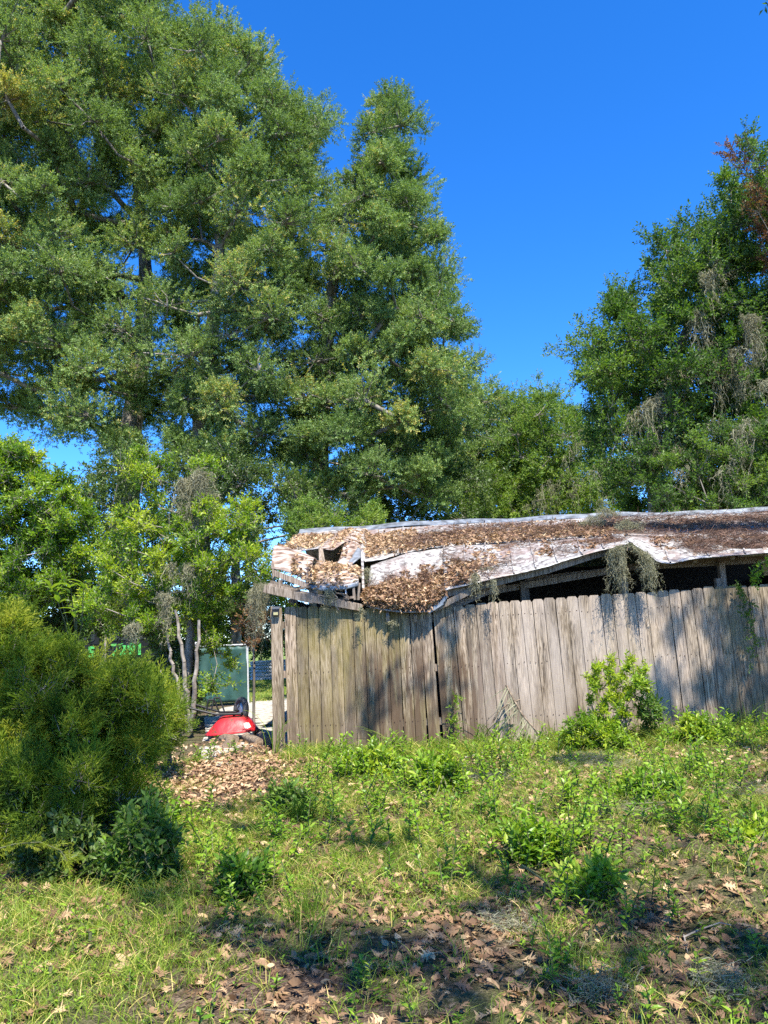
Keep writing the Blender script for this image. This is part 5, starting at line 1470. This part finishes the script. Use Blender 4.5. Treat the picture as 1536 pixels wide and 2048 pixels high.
# twisted vines on the fence
def vine(name, label, pts, Y, seed, mt='lime', sc=.9, per=16, sp=.05):
    rng = np.random.default_rng(seed)
    P = np.array([at(px, py, Y) for px, py in pts])
    root = empty(name, P[0], label, 'vine')
    u = np.linspace(0, len(P) - 1, 8 * len(P))
    C_ = np.stack([np.interp(u, range(len(P)), P[:, i]) for i in range(3)], 1) + rng.normal(0, .008, (len(u), 3))
    V, F = tubes(C_[:-1], C_[1:], np.full(len(C_) - 1, .005), np.full(len(C_) - 1, .005), 5)
    qmesh('stem', V, F, M['stem'], parent=root, smooth=True)
    idx = rng.integers(0, len(C_), per * len(P))
    Q = C_[idx] + rng.normal(0, .02, (len(idx), 3)) * [1, .4, 1]; Q[:, 1] -= .015
    D = norm(rng.normal(size=(len(idx), 3)) + [0, -.9, .1])
    bake(TW_NEAR, Q, frames(D, rng), sc * rng.uniform(.5, 1.1, len(idx)), .5 + rng.normal(0, .15, len(idx)), rng, [M[mt], M['stem']], 'leaves', root)
vine('climbing_vine', 'narrow leafy vine climbing the fence boards above the arching weeds', [(905, 1488), (903, 1450), (908, 1415), (912, 1388)], 9.70, 501, sc=.6, per=12)
vine('climbing_vine', 'leafy vine trailing down the right end of the fence from the shed eave', [(1470, 1168), (1490, 1190), (1485, 1215), (1500, 1245), (1510, 1280), (1500, 1320)], 9.70, 502, mt='glossy', sc=.75, per=10)
vine('climbing_vine', 'sprig of green leaves poking out between the broken timbers and the fence end', [(575, 1215), (568, 1200), (560, 1196)], 9.9, 503, sc=.7, per=16)
vine('climbing_vine', 'leafy branch reaching over the eave at the right edge of the roof', [(1540, 1120), (1522, 1125), (1510, 1150), (1500, 1165)], 9.5, 504, mt='lime', sc=.8, per=8)

# fallen palm frond against the fence
fr = empty('palm_frond', at(1012, 1372, 9.6), 'grey dried frond fallen against the fence boards', 'frond')
rng = np.random.default_rng(61)
stem_ = np.array([at(1012, 1370, 9.66), at(1025, 1395, 9.6), at(1045, 1430, 9.45), at(1080, 1470, 9.2)])
V, F = tubes(stem_[:-1], stem_[1:], [.012, .012, .01], [.012, .01, .007], 6)
qmesh('frond_stem', V, F, M['logbark'], parent=fr, smooth=True)
st_ = np.stack([np.interp(np.linspace(0, 3, 60), range(4), stem_[:, i]) for i in range(3)], 1)
dd = norm(np.stack([rng.normal(-.25, .5, 60), -np.abs(rng.normal(0, .3, 60)), -np.abs(rng.normal(1, .3, 60))], 1)) * rng.uniform(.15, .42, (60, 1))
Pn = st_[:, None] + dd[:, None] * np.linspace(0, 1, 5)[None, :, None] + np.array([0, 0, -.06]) * (np.linspace(0, 1, 5) ** 2)[None, :, None]
ribbons(Pn, .012, rng, rng.uniform(.3, .9, 60), [M['moss']], 'leaflets', fr)
fb = [at(985, 1445, 9.62), at(1000, 1420, 9.6), at(1020, 1405, 9.6), at(1040, 1400, 9.6)]
bar('frond_rib', fb, .010, M['logbark'], fr)

# broad-leaved sapling above the cedar
bs = empty('magnolia_sapling', at(150, 1600, 6.9) * [1, 1, 0], 'sapling with large pale oval leaves poking out above the cedar', 'sapling')
rng = np.random.default_rng(63)
for k, (px, py) in enumerate([(140, 1165), (118, 1185), (168, 1160), (150, 1215), (100, 1160)]):
    tp = at(px, py, 6.3); bt = at(150, 1330, 6.6)
    P = np.array([bt, bt * .5 + tp * .5 + [.02, 0, 0], tp])
    V, F = tubes(P[:-1], P[1:], [.006, .005], [.005, .003], 5); qmesh('stem', V, F, M['stem'], parent=bs)
    n = 8
    D = norm(np.stack([np.cos(np.arange(n) * 2.4), np.sin(np.arange(n) * 2.4) * .8, rng.uniform(.15, .8, n)], 1))
    V, F = leaf12(.13, .052, .25, .25); t = T(); t.add(V, F); t.done()
    bake([t], tp - np.array([0, 0, 1]) * rng.uniform(0, .09, (n, 1)), frames(D, rng, .7), rng.uniform(.6, 1.05, n), .72 + rng.normal(0, .1, n), rng, [M['yellowgreen'], M['stem']], 'leaves', bs)

# sticks
def stick(pts, r_, label, seed, name='fallen_branch', mt='barkpale'):
    P = np.array([ground_at(px, py) + [0, 0, h] for px, py, h in pts])
    root = None
    V, F = tubes(P[:-1], P[1:], np.linspace(r_, r_ * .6, len(P) - 1), np.linspace(r_ * .9, r_ * .4, len(P) - 1), 6)
    tag(qmesh(name, V, F, M[mt], smooth=True), label, 'branch')
stick([(1365, 1858, .02), (1400, 1853, .03), (1440, 1850, .04), (1463, 1852, .03)], .005, 'thin pale curved twig lying on the leaves at lower right', 1)
stick([(1366, 1854, .02), (1370, 1870, .012), (1374, 1888, .01)], .004, 'short pale twig joining the curved twig at an angle', 2)
stick([(470, 2010, .02), (530, 2005, .02), (580, 2012, .02)], .003, 'fine straw-coloured twig on the grass near the bottom edge', 3)
stick([(930, 1520, .04), (1000, 1508, .05), (1090, 1500, .03)], .008, 'grey branch lying in the weeds before the fence', 4)
stick([(1285, 1478, .06), (1350, 1452, .05), (1420, 1458, .03), (1500, 1474, .03)], .006, 'long thin stem arching through the weeds below the dappled fence boards', 5, mt='stem')
stump_c = ground_at(325, 1475)
sr = empty('tree_stump', stump_c, 'small cut stump half hidden at the edge of the cedar', 'stump')
rr_ = [[(stump_c[0] + r_ * math.cos(t) * (1 + .1 * math.sin(3 * t)), stump_c[1] + r_ * math.sin(t), stump_c[2] + z) for t in np.linspace(0, 2 * PI, 16, endpoint=False)] for r_, z in ((.10, -.02), (.075, .06), (.07, .18), (.068, .2))]
loft('bark', rr_, M['logbark'], sr, cap=False)
rr_ = [[(stump_c[0] + r_ * math.cos(t), stump_c[1] + r_ * math.sin(t), stump_c[2] + z) for t in np.linspace(0, 2 * PI, 16, endpoint=False)] for r_, z in ((.069, .19), (.066, .203), (.02, .205))]
loft('sawn_top', rr_, M['logend'], sr)
# feathery spray reaching out of the cedar over the grass
cs_ = empty('cedar_branch', at(20, 1690, 4.6), 'bright feathery branch reaching out of the cedar over the dark undergrowth', 'branch')
rng = np.random.default_rng(65)
P = np.array([at(-30, 1705, 4.7), at(30, 1688, 4.6), at(80, 1684, 4.55), at(120, 1700, 4.5), at(136, 1722, 4.5)])
V, F = tubes(P[:-1], P[1:], [.005, .004, .003, .002], [.004, .003, .002, .001], 5); qmesh('stem', V, F, M['stem'], parent=cs_)
u = rng.uniform(0, 4, 46); Q = np.stack([np.interp(u, range(5), P[:, i]) for i in range(3)], 1)
dirc = np.stack([np.interp(u, range(4), np.diff(P[:, i])) for i in range(3)], 1)
bake(TW_CEDAR, Q, frames(norm(norm(dirc) + rng.normal(0, .45, Q.shape)), rng), rng.uniform(.2, .5, len(u)), .8 + rng.normal(0, .1, len(u)), rng, [M['cedar'], M['stem']], 'sprays', cs_)

# ------------------------------------------------------------------ Spanish moss
def moss(top, length, width, n, label, seed, name='spanish_moss', parent=None, taper=.6, wd_=.0045, group=None, kind=None, fil=7, tag_=True):
    """Hanging beard: top is one or more points it hangs from."""
    rng = np.random.default_rng(seed)
    top = np.atleast_2d(np.array(top, float))
    q = rng.random(n)
    L = length * (.12 + .88 * q ** 1.3)
    s = top[rng.integers(0, len(top), n)] + rng.normal(0, 1, (n, 3)) * [width * .42, width * .3, width * .15] * (1.15 - q[:, None] * .8)
    K = 14
    u = np.linspace(0, 1, K)
    sc_ = max(.8, min(2.2, length / .5))
    drift = rng.normal(0, min(.045 * sc_, width * .5 + .01), (n, 1, 3)) * [1, 1, 0] * u[None, :, None]
    wob = np.cumsum(rng.normal(0, .015 * sc_, (n, K, 3)), axis=1) * [1, 1, .5] + drift
    cen_ = top.mean(0)
    P = s[:, None] + np.stack([0 * u, 0 * u, -u], -1)[None] * L[:, None, None] + wob
    if len(top) == 1:
        pull = (u * taper * .6)[None, :, None] * np.array([1, 1, 0])
        P = P * (1 - pull) + cen_ * pull
    # curly side filaments carry most of the beard
    m_ = n * fil * 2
    i = rng.integers(0, n, m_); j = rng.integers(0, K - 1, m_)
    a = P[i, j]; d = norm(rng.normal(size=(m_, 3)) + [0, 0, -.35]) * rng.uniform(.012, .04, (m_, 1)) * sc_
    k1 = rng.normal(0, .010 * sc_, a.shape); k2 = rng.normal(0, .010 * sc_, a.shape)
    FP = np.stack([a, a + d * .4 + k1, a + d * .8 + k2, a + d + k2 + k1 * .5 + [0, 0, -.014 * sc_]], 1)
    V1 = ribbons(P, wd_ * 1.3, rng, rng.uniform(.2, .9, n), [M['moss']], name)
    V2 = ribbons(FP, wd_, rng, rng.uniform(.1, 1, m_), [M['moss']], 'tmp')
    # join the two meshes
    A, B = V1.data, V2.data
    va = np.empty(len(A.vertices) * 3, np.float32); A.vertices.foreach_get('co', va)
    vb = np.empty(len(B.vertices) * 3, np.float32); B.vertices.foreach_get('co', vb)
    fa = np.empty(len(A.polygons) * 4, np.int32); A.polygons.foreach_get('vertices', fa)
    fb_ = np.empty(len(B.polygons) * 4, np.int32); B.polygons.foreach_get('vertices', fb_)
    xa_ = np.empty(len(A.polygons), np.float32); A.attributes['var'].data.foreach_get('value', xa_)
    xb_ = np.empty(len(B.polygons), np.float32); B.attributes['var'].data.foreach_get('value', xb_)
    bpy.data.objects.remove(V1); bpy.data.objects.remove(V2)
    o = qmesh(name, np.concatenate([va, vb]).reshape(-1, 3), np.concatenate([fa, fb_ + len(va) // 3]).reshape(-1, 4), [M['moss']], None, np.concatenate([xa_, xb_]))
    return tag(o, label, 'moss', group, kind)
# on the shed
moss([at(1228, 1100, 9.52), at(1238, 1095, 9.5)], .64, .05, 110, 'thick grey moss beard hanging from the peak of the broken eave', 601)
moss([at(1288, 1104, 9.5), at(1298, 1122, 9.5)], .50, .05, 110, 'thick pale moss beard hanging where the eave dips past its peak', 602)
moss([at(1262, 1088, 9.5), at(1276, 1098, 9.5)], .10, .04, 30, 'short moss fringe on the eave between the two long beards', 603)
moss([at(985, 1160, 9.55)], .40, .02, 16, 'single thin strand of moss hanging from the bent eave over the fence', 604, taper=.2)
moss([at(950, 1150, 9.6), at(975, 1135, 9.9)], .35, .10, 60, 'wispy moss clump lying over the eave beside the thin hanging strand', 605)
moss([at(655, 1180, 9.6), at(662, 1184, 9.6)], .30, .03, 40, 'small moss tuft hanging from the fallen sheet above the fence corner boards', 606)
moss([at(734, 1138, 10.6)], .45, .04, 30, 'thin moss strands hanging in the dark gap beside the leaf heap', 607)
moss([at(520, 1170, 10.6), at(512, 1180, 10.7)], .85, .08, 150, 'long moss beard hanging beside the broken corner of the shed', 608, taper=.5)
moss([at(535, 1170, 9.9), at(525, 1175, 10.0)], .35, .08, 60, 'short moss tangle on the ends of the broken timbers', 609)
moss([at(722, 1215, 9.62)], .36, .01, 12, 'dark stringy debris hanging down the fence boards left of the leaf pile', 610, taper=.3)
moss([at(786, 1242, 9.66)], .14, .03, 16, 'knot of dead leaves and moss caught on the fence boards under the leaf pile', 611)
for k, (px, py, Y_, lab) in enumerate([(1185, 1058, 11.9, 'upright bushy moss heap on the roof where the sun patch ends'), (1215, 1040, 12.7, 'wispy dark moss tuft standing on the ridge above the roof heap'), (1255, 1065, 11.4, 'small moss clump on the bent roof sheet above the eave peak')]):
    c_ = at(px, py, Y_)
    moss([c_ + [0, 0, .18], c_ + [.12, 0, .12], c_ + [-.1, 0, .1]], .22, .16, 130, lab, 620 + k)
# in the trees
def tree_moss(pts, seed, label, cat='moss', group=None):
    for k, (px, py, Y_, L_, w_, n_) in enumerate(pts):
        moss([at(px, py, Y_), at(px + 14, py - 12, Y_ + .1), at(px - 10, py + 10, Y_)], L_ * (.8 + .7 * ((k * 37) % 10) / 10), w_ * .45, int(n_ * .42), label, seed + k, wd_=.009, taper=.35, group=group, fil=6)
moss([at(1500, 635, 15.0)], 1.25, .16, 150, 'long pale cone of moss hanging free in the sun among the mossy trees', 640, wd_=.009, taper=.6)
moss([at(1470, 700, 15.2)], 1.3, .14, 110, 'long sunlit strip of moss just below and left of the free-hanging cone', 641, wd_=.009, taper=.4)
G1 = 'moss beards hanging in the trees behind the shed'
tree_moss([(1420, 540, 15.3, 1.7, .3, 130), (1395, 620, 15.4, 1.6, .3, 110), (1440, 720, 15.3, 1.5, .25, 100), (1330, 790, 15.5, 1.9, .32, 150), (1300, 800, 15.5, 1.6, .28, 120), (1355, 740, 15.6, 1.5, .3, 100), (1415, 850, 15.3, 1.3, .25, 80), (1270, 820, 15.8, 1.1, .2, 70), (1480, 850, 14.3, 1.0, .2, 70), (1530, 760, 14.6, 1.1, .2, 60), (1375, 930, 14.4, .8, .2, 60), (1450, 930, 14.2, .7, .15, 50), (1290, 900, 15.5, 1.2, .25, 80), (1340, 900, 15.3, 1.1, .2, 70)], 650, 'grey moss beard in the shade of the moss-draped oak', group=G1)
G2 = 'moss hanging in the yellow-green tree beyond the shed'
tree_moss([(1160, 860, 28.3, 1.6, .25, 50), (1085, 970, 28, 1.4, .3, 60), (1115, 960, 28, 1.6, .4, 70), (1140, 900, 28, 1.5, .3, 50), (1190, 930, 28, 1.7, .3, 60), (1150, 970, 28, 1.3, .4, 60), (1065, 1000, 28, 1.0, .3, 40), (1210, 990, 28, 1.0, .3, 50)], 680, 'pale moss strands hanging in the yellow-green tree beyond the shed', group=G2)
moss([at(392, 955, 11.9), at(402, 945, 11.9)], 1.2, .14, 110, 'thick grey moss column hanging under the lime-green top of the young tree', 700, wd_=.007, taper=.3)
moss([at(365, 960, 11.8)], .9, .08, 50, 'smaller moss strip left of the thick moss column in the young tree', 701, wd_=.007)
moss([at(345, 1130, 11.6), at(375, 1130, 11.6)], .7, .10, 60, 'moss tangle on the stems of the young tree above the van', 702, wd_=.006)
moss([at(330, 1190, 11.3)], .8, .08, 50, 'moss beard hanging down toward the pale stems', 703, wd_=.006)
moss([at(265, 1250, 6.3)], .16, .04, 50, 'small white moss tuft caught on the cedar tips by the green lettering', 704)
moss([at(420, 985, 12.0)], .5, .08, 30, 'moss wisp just right of the thick moss column in the young tree', 705, wd_=.006)

# moss mats on the ground
def moss_mat(px, py, r, n, label, seed):
    rng = np.random.default_rng(seed); c_ = ground_at(px, py)
    x = c_[0] + rng.normal(0, r * .5, n); y = c_[1] + rng.normal(0, r * .55, n)
    P0 = on_ground(x, y, .02) + np.array([0, 0, .05]) * rng.random((n, 1))
    wob = np.cumsum(rng.normal(0, .012, (n, 7, 3)) * [1, 1, .5] + norm(rng.normal(size=(n, 1, 3)) * [1, 1, .2]) * .008, axis=1)
    P = P0[:, None] + wob; P[..., 2] = np.maximum(P[..., 2], hgt(P[..., 0], P[..., 1]) + .006)
    return tag(ribbons(P, .003, rng, rng.random(n), [M['moss']], 'fallen_moss'), label, 'moss', kind='stuff')
moss_mat(975, 1562, .26, 900, 'grey mat of fallen moss in the yard behind the knee-high shrub', 801)
moss_mat(1190, 1535, .5, 1500, 'wide pale mat of fallen moss in the sun before the fence', 802)
moss_mat(1440, 1960, .12, 300, 'grey moss clump on the ground at the lower right', 803)
moss_mat(1200, 1975, .10, 240, 'small dark moss clump among leaves near the bottom edge', 804)
moss_mat(1085, 1695, .10, 350, 'moss tuft caught on top of the yellow-tipped shrub', 805)
moss_mat(1260, 1635, .3, 450, 'thin grey moss strewn over the seedlings, right of centre', 806)
moss_mat(1490, 1590, .3, 450, 'pale moss strewn over the weeds at the right edge', 807)
moss_mat(1010, 1850, .15, 260, 'thin moss patch on the brown leaves in front of the yellow-tipped shrub', 808)
